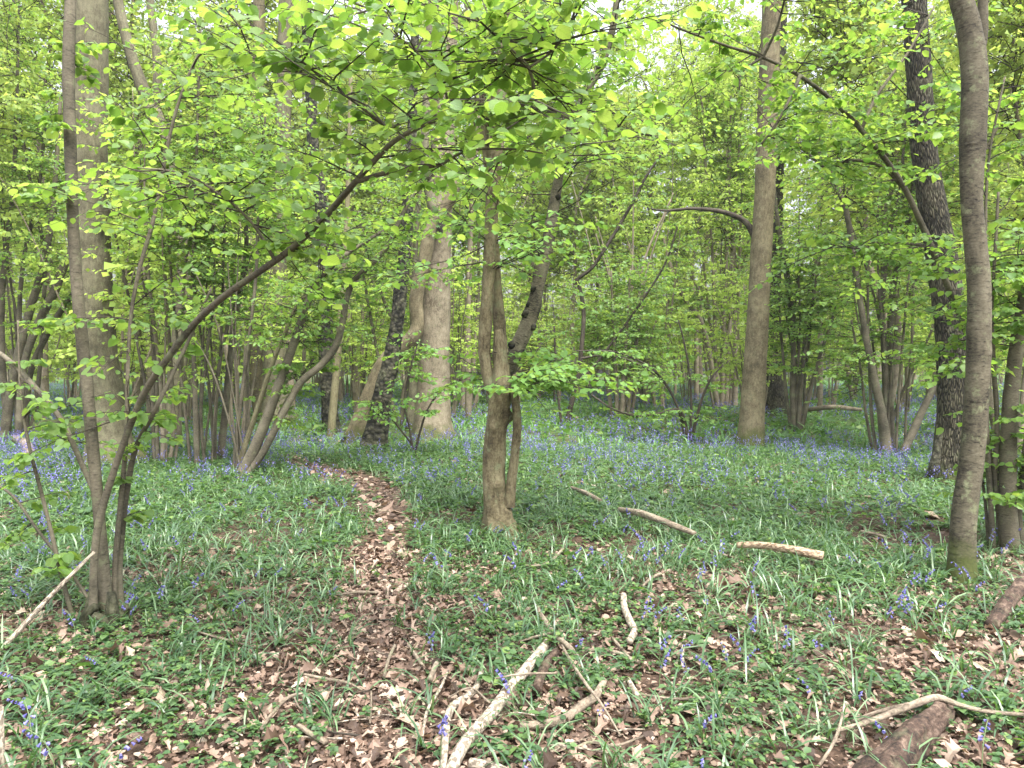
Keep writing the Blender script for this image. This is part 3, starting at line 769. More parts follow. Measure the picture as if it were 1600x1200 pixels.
crownA = dict(tmpl=L_HI, size=.042, more=1.0, low=0, twigs=7, leaves=5, r0=.0042, droop=.1, drop=.14, on=[
    (1, .62, 8, .35, .9, 2, None), (1, .42, 11, .25, .7, 12, None), (1, .8, 5, .3, .8, -5, -1.6),
    (7, .2, 7, .25, .7, -6, None), (8, .1, 15, .3, .85, 12, None), (9, .1, 14, .3, .8, 10, None), (10, .1, 20, .3, .8, 14, None),
    (11, .1, 20, .3, .85, 14, None), (12, .25, 20, .3, .8, 8, None), (3, .35, 26, .25, .75, 10, None), (0, .62, 9, .12, .3, 15, None), (2, .5, 7, .2, .4, 5, None),
    (5, .25, 6, .15, .35, 10, None), (6, .2, 5, .15, .3, 10, None), (4, .4, 6, .15, .35, 10, None), (1, .15, 5, .1, .22, 15, None), (2, .2, 3, .08, .2, 15, None)])
tA, curvesA, gA = clump("front hazel clump at the left whose long stem arches over the path", (150, 985), stemsA, crownA, 100, mats=[B_HAZEL], crown_mats=[M_LEAF_NEAR, B_TWIG])
mb = MB()
r = np.random.default_rng(8)
for k in range(9):
    a = k / 9 * 6.28; c0 = gA + np.array([.10 * math.cos(a) + .03, .07 * math.sin(a) + .06, -.03])
    h = r.uniform(.05, .26)
    mb.tube([c0, c0 + np.array([r.normal(0, .015), r.normal(0, .01), h * .6]), c0 + np.array([r.normal(0, .02), r.normal(0, .015), h])], [.045, .035, .022], 12, rough=.2, step=.02, seed=k)
rel(mb, "stool", B_BIRCH, tA)

# B tangle of stems at the left edge
clump("tangled hazel clump of crossing dark stems at the left edge", (22, 684), [
    [(6, 690, 16), (14, 630, 14), (30, 550, 13), (48, 480, 12), (66, 420, 11), (80, 350, 9), (88, 260, 7), (95, 150, 5)],
    [(30, 690, 12), (32, 620, 11), (40, 560, 11), (62, 500, 12), (85, 455, 13), (98, 420, 13), (118, 385, 9), (150, 340, 7)],
    [(40, 684, 9), (46, 590, 9), (70, 530, 9), (105, 472, 9), (150, 425, 8), (200, 395, 7), (245, 385, 5)],
    [(14, 684, 10), (6, 600, 10), (2, 500, 9), (8, 400, 8), (20, 300, 7), (26, 150, 5), (30, 0, 3)],
    [(34, 684, 7), (36, 600, 7), (30, 500, 7), (38, 400, 6), (60, 300, 5), (75, 150, 4)],
    [(46, 684, 6), (60, 600, 6), (66, 500, 6), (70, 400, 6), (50, 300, 5), (30, 180, 4)]],
    dict(rods=5, size=0.052, twigs=9, leaves=6, on=[(0, .35, 26, .5, 1.3, 12, None), (1, .45, 18, .5, 1.3, 12, None), (2, .45, 14, .4, 1.0, 8, None), (3, .25, 34, .5, 1.5, 10, None), (4, .3, 30, .5, 1.4, 10, None), (5, .4, 26, .5, 1.4, 10, None)]), 200)
# C leaning clump beside the path
clump("hazel clump of stems leaning right beside the bend of the path", (378, 744), [
    [(376, 746, 19), (398, 700, 17), (420, 645, 15), (440, 590, 14), (458, 540, 13), (478, 480, 11), (498, 438, 10), (525, 410, 8), (560, 385, 6), (600, 360, 4)],
    [(384, 746, 12), (410, 708, 11), (440, 650, 11), (468, 600, 11), (500, 572, 11), (522, 545, 11), (534, 510, 10), (541, 470, 9), (552, 440, 9), (578, 415, 8.5), (605, 385, 8), (622, 350, 7), (640, 315, 6), (668, 282, 5), (700, 255, 3)],
    [(370, 740, 9), (385, 690, 8), (405, 630, 8), (425, 570, 7), (450, 510, 6), (470, 470, 5), (520, 440, 4), (560, 425, 3)],
    [(366, 740, 7), (370, 680, 7), (380, 600, 6), (390, 520, 5), (400, 430, 5), (405, 300, 4), (415, 180, 3)],
    [(390, 738, 6), (420, 690, 5), (440, 640, 5), (470, 590, 4), (490, 560, 3)]],
    dict(rods=4, size=0.050, twigs=9, leaves=6, on=[(0, .5, 26, .5, 1.2, 8, None), (1, .55, 30, .5, 1.2, 8, None), (2, .5, 22, .4, 1.0, 8, None), (3, .3, 40, .5, 1.3, 8, None), (4, .3, 12, .3, .7, 6, None)]), 300, mats=[B_HAZEL, B_HAZEL, B_HAZEL2])
# D upright thin stems left of the leaning clump
clump("hazel clump of thin upright stems just left of the leaning one", (325, 730), [
    [(308, 732, 9), (306, 660, 8), (303, 570, 7), (300, 480, 6), (303, 380, 6), (306, 280, 5), (310, 150, 4), (314, 20, 3)],
    [(344, 722, 12), (350, 660, 11), (357, 590, 10), (364, 520, 9), (376, 450, 8), (385, 380, 7), (380, 280, 5), (372, 150, 4)],
    [(320, 730, 5), (314, 640, 5), (325, 540, 5), (335, 440, 4), (330, 320, 4), (335, 200, 3)],
    [(298, 730, 5), (290, 650, 5), (280, 560, 4), (270, 460, 4), (262, 350, 3), (250, 200, 3)],
    [(334, 728, 5), (338, 640, 4), (345, 540, 4), (348, 440, 4), (352, 330, 3)]],
    dict(rods=6, size=0.050, twigs=9, leaves=6, on=[(0, .2, 50, .5, 1.3, 8, None), (1, .25, 42, .5, 1.3, 8, None), (2, .2, 36, .4, 1.2, 8, None), (3, .2, 36, .4, 1.2, 8, None), (4, .25, 26, .4, 1.0, 8, None)]), 400)
# E hazel clump right of centre
clump("hazel clump of three bent stems and thin rods just left of the furrowed oak", (1385, 712), [
    [(1386, 714, 18), (1378, 650, 14), (1366, 590, 11), (1352, 520, 10), (1341, 450, 9), (1333, 390, 9), (1322, 330, 8), (1308, 290, 7), (1290, 240, 5), (1270, 170, 4)],
    [(1382, 710, 11), (1384, 620, 9), (1381, 540, 9), (1379, 470, 8), (1384, 400, 8), (1394, 345, 7), (1405, 310, 6), (1412, 230, 4), (1420, 120, 3)],
    [(1394, 708, 11), (1391, 620, 10), (1390, 540, 9), (1394, 460, 9), (1406, 400, 9), (1418, 350, 8), (1425, 300, 6), (1430, 220, 5), (1440, 120, 3)],
    [(1408, 716, 12), (1424, 680, 12), (1440, 645, 11), (1455, 612, 10), (1470, 570, 8), (1480, 500, 6)],
    [(1370, 712, 5), (1362, 650, 5), (1358, 560, 4), (1356, 470, 4), (1358, 380, 3)],
    [(1414, 712, 4), (1416, 640, 4), (1424, 550, 4), (1427, 450, 4), (1425, 350, 3)],
    [(1400, 714, 4), (1404, 620, 4), (1412, 520, 4), (1420, 430, 3), (1432, 350, 3)],
    [(1364, 710, 5), (1352, 640, 4), (1345, 580, 4), (1330, 500, 3)]],
    dict(more=1.15, rods=7, size=0.050, twigs=9, leaves=6, on=[(0, .35, 46, .5, 1.5, 8, None), (1, .35, 44, .5, 1.4, 8, None), (2, .35, 46, .5, 1.4, 8, None), (3, .5, 14, .4, 1.0, 8, None), (4, .3, 22, .4, 1.0, 8, None), (5, .3, 20, .4, 1.0, 8, None), (6, .3, 20, .4, 1.0, 8, None), (7, .3, 18, .4, 1.0, 8, None)]), 500)
# F right-hand clump whose limb arches back over the clearing
dF = float(G(1572, 862)[1])
clump("hazel clump at the right edge whose long pale limb arches left past the furrowed oak", (1572, 862), [
    [(1580, 864, 28), (1575, 800, 25), (1575, 720, 24), (1578, 640, 23), (1586, 560, 21), (1600, 470, 19), (1620, 360, 16)],
    [(1562, 850, 11.37), (1562, 760, 11.37), (1558, 690, 11.37, dF + .3), (1546, 620, 11.37, dF + .5), (1530, 565, 10.70, dF + .6), (1508, 510, 10.03, dF + .65), (1478, 440, 9.70, dF + .6), (1442, 355, 9.03, dF + .5), (1405, 280, 8.36, dF + .4), (1350, 208, 7.69, dF + .3), (1295, 152, 6.69, dF + .2), (1243, 115, 6.02, dF + .1), (1192, 90, 5.02, dF), (1125, 68, 4.01, dF - .1), (1060, 44, 3.01, dF - .2), (1010, 20, 2.01, dF - .3)],
    [(1552, 862, 9), (1548, 790, 8), (1543, 710, 8), (1541, 640, 7), (1545, 540, 6), (1552, 440, 5), (1560, 300, 4)],
    [(1566, 862, 7), (1560, 800, 7), (1554, 740, 8), (1558, 660, 7), (1552, 560, 7), (1548, 470, 6), (1540, 380, 5), (1545, 250, 4), (1570, 120, 3)],
    [(1596, 862, 14), (1590, 800, 13), (1600, 740, 12), (1620, 640, 10)],
    [(1560, 862, 5), (1570, 780, 5), (1572, 690, 5), (1590, 620, 4)],
    [(1410, 290, 8, dF + .42), (1380, 262, 6, dF + .45), (1330, 250, 5, dF + .45), (1290, 262, 4, dF + .5), (1250, 230, 3, dF + .5), (1205, 215, 2, dF + .5)],
    [(1250, 118, 7, dF + .1), (1236, 150, 5, dF), (1215, 190, 4, dF - .1), (1190, 225, 3, dF - .1)],
    [(1190, 90, 5, dF), (1160, 112, 4, dF - .05), (1155, 140, 3, dF - .1)],
    [(1192, 90, 5, dF), (1215, 40, 4, dF - .1), (1230, -20, 3, dF - .2)],
    [(1345, 205, 6, dF + .3), (1370, 150, 5, dF + .3), (1420, 80, 4, dF + .3), (1460, 10, 3, dF + .3)],
    [(1455, 385, 6, dF + .55), (1400, 380, 4, dF + .6), (1340, 388, 3, dF + .6), (1290, 380, 2, dF + .6)]],
    dict(more=1.0, rods=4, size=0.049, twigs=9, leaves=6, r0=.005, on=[(1, .55, 17, .4, 1.1, 8, None), (2, .35, 14, .3, .8, 8, None), (3, .3, 30, .4, 1.0, 8, None), (4, .3, 12, .3, .8, 8, None), (0, .6, 26, .4, 1.1, 10, None), (5, .4, 8, .2, .5, 8, None),
         (6, .1, 16, .3, .9, 5, None), (7, .2, 5, .3, .6, 5, None), (8, .2, 3, .2, .5, 5, None), (9, .2, 8, .3, .8, 5, None), (10, .2, 11, .4, .9, 8, None), (11, .1, 16, .3, .7, 5, None), (1, .3, 8, .2, .5, 0, None)]), 600, mats=[B_HAZEL])
# G slender fan behind the straight tree
clump("fan of slender hazel rods standing right of the tall straight trunk", (1244, 672), [
    [(1240, 674, 9), (1238, 610, 8), (1240, 540, 7), (1236, 470, 7), (1226, 400, 7), (1216, 350, 6), (1208, 280, 5)],
    [(1248, 674, 7), (1252, 600, 6), (1262, 520, 5), (1275, 440, 4), (1290, 360, 3)],
    [(1236, 674, 6), (1228, 610, 5), (1222, 540, 4), (1216, 460, 3)],
    [(1252, 674, 7), (1264, 620, 6), (1280, 560, 5), (1300, 500, 4), (1315, 450, 3)],
    [(1256, 672, 4), (1258, 590, 4), (1268, 500, 3), (1272, 400, 3)],
    [(1242, 674, 4), (1246, 590, 4), (1250, 500, 3), (1246, 400, 3)]],
    dict(rods=6, size=0.056, twigs=9, leaves=6, on=[(0, .35, 26, .6, 1.5, 8, None), (1, .25, 28, .5, 1.4, 8, None), (2, .3, 20, .5, 1.2, 8, None), (3, .3, 24, .5, 1.4, 8, None), (4, .25, 22, .5, 1.2, 8, None), (5, .25, 22, .5, 1.2, 8, None)]), 700)
# H tall rods left of the straight tree
clump("bundle of tall straight hazel rods with one crooked stem, left of the tall straight trunk", (1128, 640), [
    [(1122, 642, 8), (1114, 590, 8), (1106, 540, 8), (1094, 500, 8), (1072, 470, 7), (1056, 440, 7), (1046, 410, 6), (1036, 370, 4)],
    [(1128, 640, 7), (1130, 560, 7), (1132, 470, 6), (1136, 380, 5), (1140, 280, 4), (1142, 150, 3)],
    [(1134, 640, 7), (1138, 560, 6), (1142, 470, 6), (1146, 380, 5), (1152, 280, 4), (1160, 150, 3)],
    [(1140, 640, 6), (1148, 560, 6), (1154, 470, 5), (1156, 380, 4), (1160, 280, 4)],
    [(1120, 640, 5), (1118, 560, 5), (1116, 470, 5), (1112, 380, 4), (1104, 280, 4), (1096, 150, 3)],
    [(1116, 640, 4), (1106, 590, 4), (1098, 520, 4), (1092, 440, 3)]],
    dict(rods=7, size=.065, twigs=9, leaves=6, on=[(0, .4, 16, .5, 1.3, 8, None), (1, .3, 26, .6, 1.5, 8, None), (2, .35, 26, .6, 1.5, 8, None), (3, .35, 24, .6, 1.5, 8, None), (4, .3, 30, .6, 1.5, 8, None), (5, .3, 20, .5, 1.2, 8, None)]), 800, mats=[B_FAR])
# I dark oak sapling in the middle
clump("slender dark sapling with a long bent branch in the middle of the clearing", (884, 668), [
    [(884, 668, 8), (893, 630, 8), (903, 590, 8), (909, 540, 7), (912, 490, 7), (906, 450, 6), (902, 437, 6), (925, 418, 6), (952, 378, 5.5), (975, 340, 5), (992, 310, 4.5), (1010, 275, 4), (1045, 225, 3)],
    [(890, 668, 5), (898, 610, 5), (930, 570, 4), (975, 510, 4), (1010, 460, 3.5), (1040, 410, 3), (1060, 350, 2.5)],
    [(878, 668, 4), (872, 620, 4), (868, 570, 3), (866, 510, 3)],
    [(908, 560, 4, 17), (950, 555, 3, 17), (1000, 570, 3, 17), (1040, 600, 2, 17)]],
    dict(size=0.056, twigs=9, leaves=6, more=.7, on=[(0, .2, 40, .4, 1.3, 5, None), (1, .3, 34, .4, 1.2, 5, None), (2, .3, 16, .4, .9, 5, None), (3, .1, 18, .4, .9, 0, None)]), 900, mats=[B_TWIG], name="sapling_tree")
# J stumpy coppice
clump("squat coppice stool of many short brown stems far back in the clearing", (972, 652), [
    [(956, 652, 6), (952, 620, 6), (946, 590, 5), (936, 540, 4), (930, 480, 3)], [(964, 654, 8), (964, 620, 7), (962, 580, 5), (958, 500, 4), (955, 420, 3)],
    [(972, 656, 9), (973, 620, 7), (976, 580, 6), (980, 500, 4), (985, 420, 3)], [(980, 654, 8), (984, 620, 6), (990, 570, 5), (1000, 500, 4), (1010, 430, 3)],
    [(986, 652, 6), (994, 610, 5), (1008, 560, 4), (1025, 500, 3)]],
    dict(rods=6, size=.065, twigs=9, leaves=6, on=[(k, .3, 26, .6, 1.5, 6, None) for k in range(5)]), 1000, mats=[B_FAR])
# K maple bush with low sprays in the centre
dK = 9.5
clump("low maple bush with bright leaves hanging over the bluebells in mid clearing", (1075, 688), [
    [(1075, 690, 6), (1070, 660, 5), (1060, 640, 5), (1035, 645, 4), (1000, 650, 4), (960, 640, 3), (925, 618, 3)],
    [(1080, 690, 6), (1088, 655, 5), (1098, 620, 4), (1112, 590, 3), (1130, 570, 2)],
    [(1072, 690, 5), (1060, 640, 4), (1040, 600, 4), (1010, 570, 3), (960, 550, 3), (900, 548, 2)],
    [(1078, 690, 4), (1080, 640, 4), (1078, 590, 3), (1070, 540, 3), (1060, 500, 2)]],
    dict(low=0, more=1, size=.06, twigs=8, leaves=5, on=[(0, .3, 12, .4, 1.0, 2, None), (1, .4, 7, .3, .7, 2, None), (2, .4, 14, .4, 1.0, 2, None), (3, .5, 6, .3, .7, 2, None)]), 1100, mats=[B_TWIG], crown_mats=[M_MAPLE, B_TWIG], name="maple_bush", cat="shrub")
# L low maple spray between beech and centre tree
clump("thin maple seedling with flat leaf sprays between the beech and the central tree", (648, 712), [
    [(648, 712, 4), (655, 680, 4), (668, 640, 3), (690, 610, 3), (720, 590, 2)], [(646, 712, 4), (640, 670, 3), (632, 630, 3), (640, 580, 3), (655, 530, 2)], [(650, 712, 3), (640, 690, 3), (610, 650, 3), (596, 620, 2)]],
    dict(size=.055, twigs=8, leaves=5, on=[(0, .3, 9, .3, .8, 2, None), (1, .5, 9, .3, .7, 2, None), (2, .5, 5, .3, .6, 2, None)]), 1200, mats=[B_TWIG], crown_mats=[M_MAPLE, B_TWIG], name="maple_seedling", cat="shrub")
# M rods behind beech
clump("cluster of brown coppice rods right of the beech foot, farther back", (728, 640), [
    [(712, 640, 9), (708, 600, 8), (704, 540, 6), (706, 440, 5), (712, 300, 4)], [(722, 642, 10), (724, 600, 9), (726, 540, 7), (730, 440, 6), (736, 300, 4)],
    [(732, 642, 9), (736, 600, 8), (742, 540, 6), (748, 440, 5), (745, 300, 4)], [(740, 640, 7), (750, 600, 6), (758, 540, 5), (740, 440, 4), (728, 340, 3)]],
    dict(rods=6, size=.068, twigs=9, leaves=6, on=[(k, .3, 26, .6, 1.6, 8, None) for k in range(4)]), 1300, mats=[B_FAR])
# N stub of rods between birch and beech
clump("brown multi-stemmed clump behind the two leaning trunks left of the beech", (632, 672), [
    [(640, 674, 14), (644, 620, 13), (648, 560, 11), (645, 480, 9), (650, 380, 7), (660, 250, 5)], [(628, 672, 8), (630, 620, 7), (636, 560, 6), (600, 470, 5), (575, 400, 5), (560, 330, 4)],
    [(622, 670, 6), (610, 620, 5), (592, 560, 5), (580, 500, 5), (566, 420, 4)]],
    dict(size=0.056, twigs=9, leaves=6, on=[(k, .35, 24, .5, 1.4, 8, None) for k in range(3)]), 1400, mats=[B_GREY])

# ---------------------------------------------------------------- thicket and far trees (copies)
def far_clump(seed, h, nst, leaves_at):
    r = np.random.default_rng(seed)
    t = thing("hazel_clump", "leafy hazel clump, one of many in the far thicket", "tree", (0, 0, 0), "hazel clumps of the far thicket")
    mb = MB()
    for k in range(nst):
        a = k / nst * 6.28 + r.normal(0, .4); lean = r.uniform(.08, .42)
        q = np.array([.14 * math.cos(a), .14 * math.sin(a), -.1])
        hh = h * r.uniform(.7, 1.1)
        pts = [q] + [q + np.array([math.cos(a) * lean * hh * s ** 1.4 + r.normal(0, .06), math.sin(a) * lean * hh * s ** 1.4 + r.normal(0, .06), hh * s]) for s in (.15, .35, .55, .78, 1.0)]
        rad = np.array([.05, .045, .036, .028, .018, .008]) * r.uniform(.5, 1.2)
        st = MB(); st.tube(pts, rad, 7, 0, .05, step=.25, seed=seed + k); st.build("stem", B_FAR, t)
        c, _ = resample(pts, rad, .12)
        n = leaves_at
        idx = r.integers(int(len(c) * .3), len(c), n)
        foliage(mb, r, c[idx], hdir(r, n, 10, 16), r.uniform(.6, 1.7, n), 7, 6, .085, L_LO, r0=.007, droop=.1, drop=.05, K=4, tilt=.9, hang=.7)
    mb.build("crown", [M_LEAF_FAR, B_TWIG], t)
    return t
def far_tree(seed, h, r0, low, nl=22, leaf=.13, drop=.62, lab=("tall thin tree in fresh leaf, one of many far back", "tall trees far back in the wood")):
    r = np.random.default_rng(seed)
    t = thing("woodland_tree", lab[0], "tree", (0, 0, 0), lab[1])
    pts = [np.array([0, 0, -.2])] + [np.array([r.normal(0, .22), r.normal(0, .22), h * s]) for s in (.02, .2, .4, .6, .8, 1.0)]
    pts[1] = np.array([0, 0, .2])
    rad = r0 * np.array([1.2, 1.05, .9, .78, .6, .36, .08])
    mb = MB(); mb.tube(pts, rad, 12, 0, .04, step=.5, seed=seed); mb.build("trunk", B_FAR, t)
    c, cr = resample(pts, rad, .2)
    mb = MB()
    idx = np.linspace(len(c) * low, len(c) - 1, nl).astype(int)
    D = hdir(r, nl, 32, 12); L = h * r.uniform(.16, .26, nl) * (1.1 - .6 * idx / len(c))
    pl = shoots(r, c[idx], D, L, 6, -.05, .08)
    mb.tubes(pl, (cr[idx] * .38)[:, None] * np.linspace(1, .15, 6)[None, :], 5, 1)
    m = 9
    S = along(pl, np.tile(np.linspace(.3, 1, m)[None, :], (nl, 1)) + r.uniform(-.04, .04, (nl, m)) * 0).reshape(-1, 3)
    foliage(mb, r, S, hdir(r, len(S), 20, 25), r.uniform(.8, 2.2, len(S)) * min(1, h / 14), 8, 6, leaf, L_LO, r0=.01, droop=.1, drop=drop, K=4, tilt=.9, hang=.6)
    mb.build("crown", [M_LEAF_OAK if seed % 2 else M_LEAF_FAR, B_TWIG], t)
    return t
def rod_clump(seed, h, nst):
    r = np.random.default_rng(seed)
    t = thing("hazel_rods", "airy clump of thin upright hazel rods, one of many in the middle distance", "shrub", (0, 0, 0), "clumps of thin hazel rods")
    mb = MB()
    for k in range(nst):
        a = r.uniform(0, 6.28); lean = abs(r.normal(0, .16)); q = np.array([.12 * math.cos(a), .12 * math.sin(a), -.1])
        hh = h * r.uniform(.6, 1.1)
        pts = [q] + [q + np.array([math.cos(a) * lean * hh * s_ ** 1.3 + r.normal(0, .035), math.sin(a) * lean * hh * s_ ** 1.3 + r.normal(0, .035), hh * s_]) for s_ in (.12, .32, .55, .78, 1.0)]
        rad = np.array([.026, .024, .021, .017, .011, .005]) * r.uniform(.6, 1.35)
        st = MB(); st.tube(pts, rad, 7, 0, .05, step=.25, seed=seed + k); st.build("stem", B_FAR if k % 3 else B_HAZEL, t)
        c, _ = resample(pts, rad, .12)
        n = 8
        idx = r.integers(int(len(c) * .4), len(c), n)
        foliage(mb, r, c[idx], hdir(r, n, 10, 16), r.uniform(.4, 1.2, n), 7, 5, .07, L_LO, r0=.005, droop=.1, drop=.1, K=4, tilt=.5, hang=.4)
    mb.build("crown", [M_LEAF_FAR, B_TWIG], t)
    return t
protoR = [rod_clump(5001, 5.0, 8), rod_clump(5002, 6.2, 7), rod_clump(5003, 4.2, 9)]
protoC = [far_clump(2001, 5.4, 6, 17), far_clump(2002, 6.6, 6, 19), far_clump(2003, 4.6, 7, 14), far_clump(2004, 7.6, 5, 23)]
protoT = [far_tree(3001, 17, .2, .30), far_tree(3002, 20, .26, .34), far_tree(3003, 14, .14, .25), far_tree(3004, 22, .3, .38)]
yl = ("young leafy tree with a low crown, one of many in the thicket", "young trees of the thicket")
protoY = [far_tree(3011, 9.5, .07, .40, 26, .085, .15, yl), far_tree(3012, 11, .085, .42, 26, .085, .15, yl), far_tree(3013, 12.5, .10, .42, 28, .09, .15, yl)]
r = np.random.default_rng(17)
taken = []
def place(src, px, y, s, first=False):
    o = copy_tree(src)
    x = (px - 800) / F * y
    o.location = (x, y, float(zg(x, y))); o.rotation_euler = (0, 0, r.uniform(0, 6.28)); o.scale = (s, s, s)
    taken.append((x, y))
def scatter(protos, n, y0, y1, gap, sc, wide=.70, big=False):
    out, tries = [], 0
    while len(out) < n and tries < 20000:
        tries += 1
        y = math.sqrt(r.uniform(y0 * y0, y1 * y1)); x = r.uniform(-wide, wide) * y
        px = 800 + x / y * F
        if y < 24 and 760 < px < 1170: continue
        if big and y < (32 if big == 2 else 19) and (px < 170 or 1150 < px < 1330): continue
        if y < 19 and 440 < px < 760: continue
        if any((x - a) ** 2 + (y - b) ** 2 < gap * gap for a, b in taken): continue
        taken.append((x, y)); out.append((x, y))
    for k, (x, y) in enumerate(out):
        o = protos[k % len(protos)] if k < len(protos) else copy_tree(protos[k % len(protos)])
        s = r.uniform(*sc)
        o.location = (x, y, float(zg(x, y))); o.rotation_euler = (0, 0, r.uniform(0, 6.28)); o.scale = (s, s, s * r.uniform(.92, 1.1))
scatter(protoR, 40, 11.5, 34, 1.5, (.8, 1.2))
scatter(protoC, 78, 15.5, 52, 2.5, (.75, 1.15))
scatter(protoY, 46, 11.5, 38, 2.0, (.85, 1.15), big=True)
for q, (px, y, sc_) in enumerate([(-40, 15, 1.0), (70, 20, 1.15), (235, 21, 1.1), (330, 25, 1.2), (20, 27, 1.3), (455, 24, 1.15), (560, 27, 1.25), (735, 29, 1.3), (640, 33, 1.4), (905, 30, 1.3), (1010, 27, 1.15), (1095, 34, 1.4), (960, 38, 1.5), (180, 34, 1.4), (840, 36, 1.45)]):
    place(protoY[q % 3], px, y, sc_)
scatter(protoT, 60, 21, 80, 2.6, (.75, 1.15), big=2)

# ---------------------------------------------------------------- ground cover
r = np.random.default_rng(23)
def area_pts(n, y0, y1, margin=1.2):
    y = np.sqrt(r.uniform(y0 * y0, y1 * y1, n)) if y1 > 14 else r.uniform(y0, y1, n)
    w = .665 * y + margin
    x = r.uniform(-1, 1, n) * w
    if y1 <= 14:
        k = r.random(n) < w / (.665 * y1 + margin)
        x, y = x[k], y[k]
    return x, y
def bare(x, y):
    """0 = full plant cover, 1 = bare leaf litter"""
    p = 1 - smooth01((path_d(x, y) - .6) / .45)
    px = 800 + x / y * F
    near = smooth01((6.0 - y) / 2.2)
    patch = smooth01((noise2(x, y, 1.5, 2.2) - .38) / .22)
    side = smooth01((px - 400) / 160) * (1 - .55 * smooth01((px - 1180) / 160))
    q = near * (.10 + .50 * patch) * (.45 + .55 * side)
    near2 = smooth01((3.9 - y) / .9) * .3
    return np.clip(np.maximum(p * .96, np.maximum(q, near2 * (.4 + .6 * patch))), 0, 1)

# dead leaves
mb = MB()
for (n, y0, y1, sz, tm) in ((46000, 2.2, 6.2, .044, L_OAK), (70000, 2.2, 6.2, .019, L_MID), (36000, 2.2, 6.2, .034, L_MID), (40000, 6.0, 13, .05, L_MID), (9000, 13, 26, .055, L_LO)):
    x, y = area_pts(n, y0, y1, .8)
    b = bare(x, y)
    k = r.random(len(x)) < .22 + .78 * b
    x, y = x[k], y[k]
    m = len(x)
    a = r.uniform(0, 6.28, m)
    ax = np.stack([np.cos(a), np.sin(a), r.normal(0, .22, m)], -1)
    up = nrm(UP + r.normal(0, .42, (m, 3)))
    s = sz * np.exp(r.normal(0, .42, m))
    sc = np.stack([s * r.uniform(.7, 1.15, m), s, s * r.normal(.2, 1.1, m)], -1)
    z = zg(x, y) + .004 + r.uniform(0, .026, m)
    mb.inst(tm, np.stack([x, y, z], -1), ax, up, sc)
tag(mb.build("leaf_litter", M_LITTER, smooth=False), "carpet of pinkish brown fallen leaves on path and clearing", "leaf litter", kind="stuff")

# strap leaves of the bluebells
def straps(mb, x, y, ln, wd, n_per, K, mat=0, bend=(60, 150), el=(32, 82)):
    m = len(x)
    x = np.repeat(x, n_per) + r.normal(0, .022, m * n_per); y = np.repeat(y, n_per) + r.normal(0, .022, m * n_per)
    n = len(x)
    az = r.uniform(0, 6.28, n); e0 = np.radians(r.uniform(*el, n)); bd = np.radians(r.uniform(*bend, n))
    l = ln * np.exp(r.normal(0, .25, n)); w = wd * r.uniform(.7, 1.25, n)
    t = np.linspace(0, 1, K)
    ang = e0[:, None] - bd[:, None] * t[None, :] ** 1.3
    dx = np.cos(ang) * (l / (K - 1))[:, None]; dz = np.sin(ang) * (l / (K - 1))[:, None]
    cx = np.cumsum(dx, 1) - dx; cz = np.cumsum(dz, 1) - dz
    C = np.stack([x[:, None] + cx * np.cos(az)[:, None], y[:, None] + cx * np.sin(az)[:, None], (zg(x, y) - .005)[:, None] + np.maximum(cz, .012)], -1)
    sdv = np.stack([-np.sin(az), np.cos(az), r.normal(0, .25, n)], -1)
    prof = np.array([.55, 1, 1, .8, .12]) if K == 5 else np.array([.6, 1, .7, .1])[:K] if K == 4 else np.array([.8, 1, .12])
    off = sdv[:, None, :] * (w[:, None] * prof[None, :] * .5)[..., None]
    V = np.stack([C - off, C + off], 2).reshape(-1, 3)
    a, i = np.meshgrid(np.arange(n), np.arange(K - 1), indexing='ij')
    o = a * K * 2 + i * 2
    q = np.stack([o, o + 1, o + 3, o + 2], -1).reshape(-1, 4)
    mb.add(V, q, np.full(len(q), 4), mat)
mbS, mbF = MB(), MB()
x, y = area_pts(9500, 2.3, 9.0); b = bare(x, y)
k = r.random(len(x)) < (1 - b) * (.12 + .88 * smooth01((y - 3.2) / 3.2)) * (.25 + .75 * smooth01((noise2(x, y, 1.9, 5) - .35) / .25))
straps(mbS, x[k], y[k], .185, .0088, 7, 5)
x, y = area_pts(620, 2.3, 6.0); b = bare(x, y)
k = r.random(len(x)) < (1 - .75 * b) * .8
straps(mbS, x[k], y[k], .2, .0082, 11, 5, bend=(60, 140), el=(40, 85))
x, y = area_pts(9000, 8.5, 14.0); b = bare(x, y)
k = r.random(len(x)) < (1 - b) * (.5 + .5 * noise2(x, y, 1.2, 5))
straps(mbS, x[k], y[k], .18, .0105, 6, 4)
tag(mbS.build("bluebell_foliage", M_STRAP), "arching green strap leaves of bluebells covering the near floor", "bluebell leaves", kind="stuff")
x, y = area_pts(26000, 13.5, 62.0, 4); b = 1 - smooth01((path_d(x, y) - .6) / .5)
k = r.random(len(x)) < (1 - b) * (.45 + .55 * noise2(x, y, .5, 6))
straps(mbF, x[k], y[k], .25, .028, 5, 3, bend=(60, 150), el=(35, 85))
tag(mbF.build("undergrowth", M_STRAP_FAR), "low green undergrowth of the farther woodland floor", "undergrowth", kind="stuff")

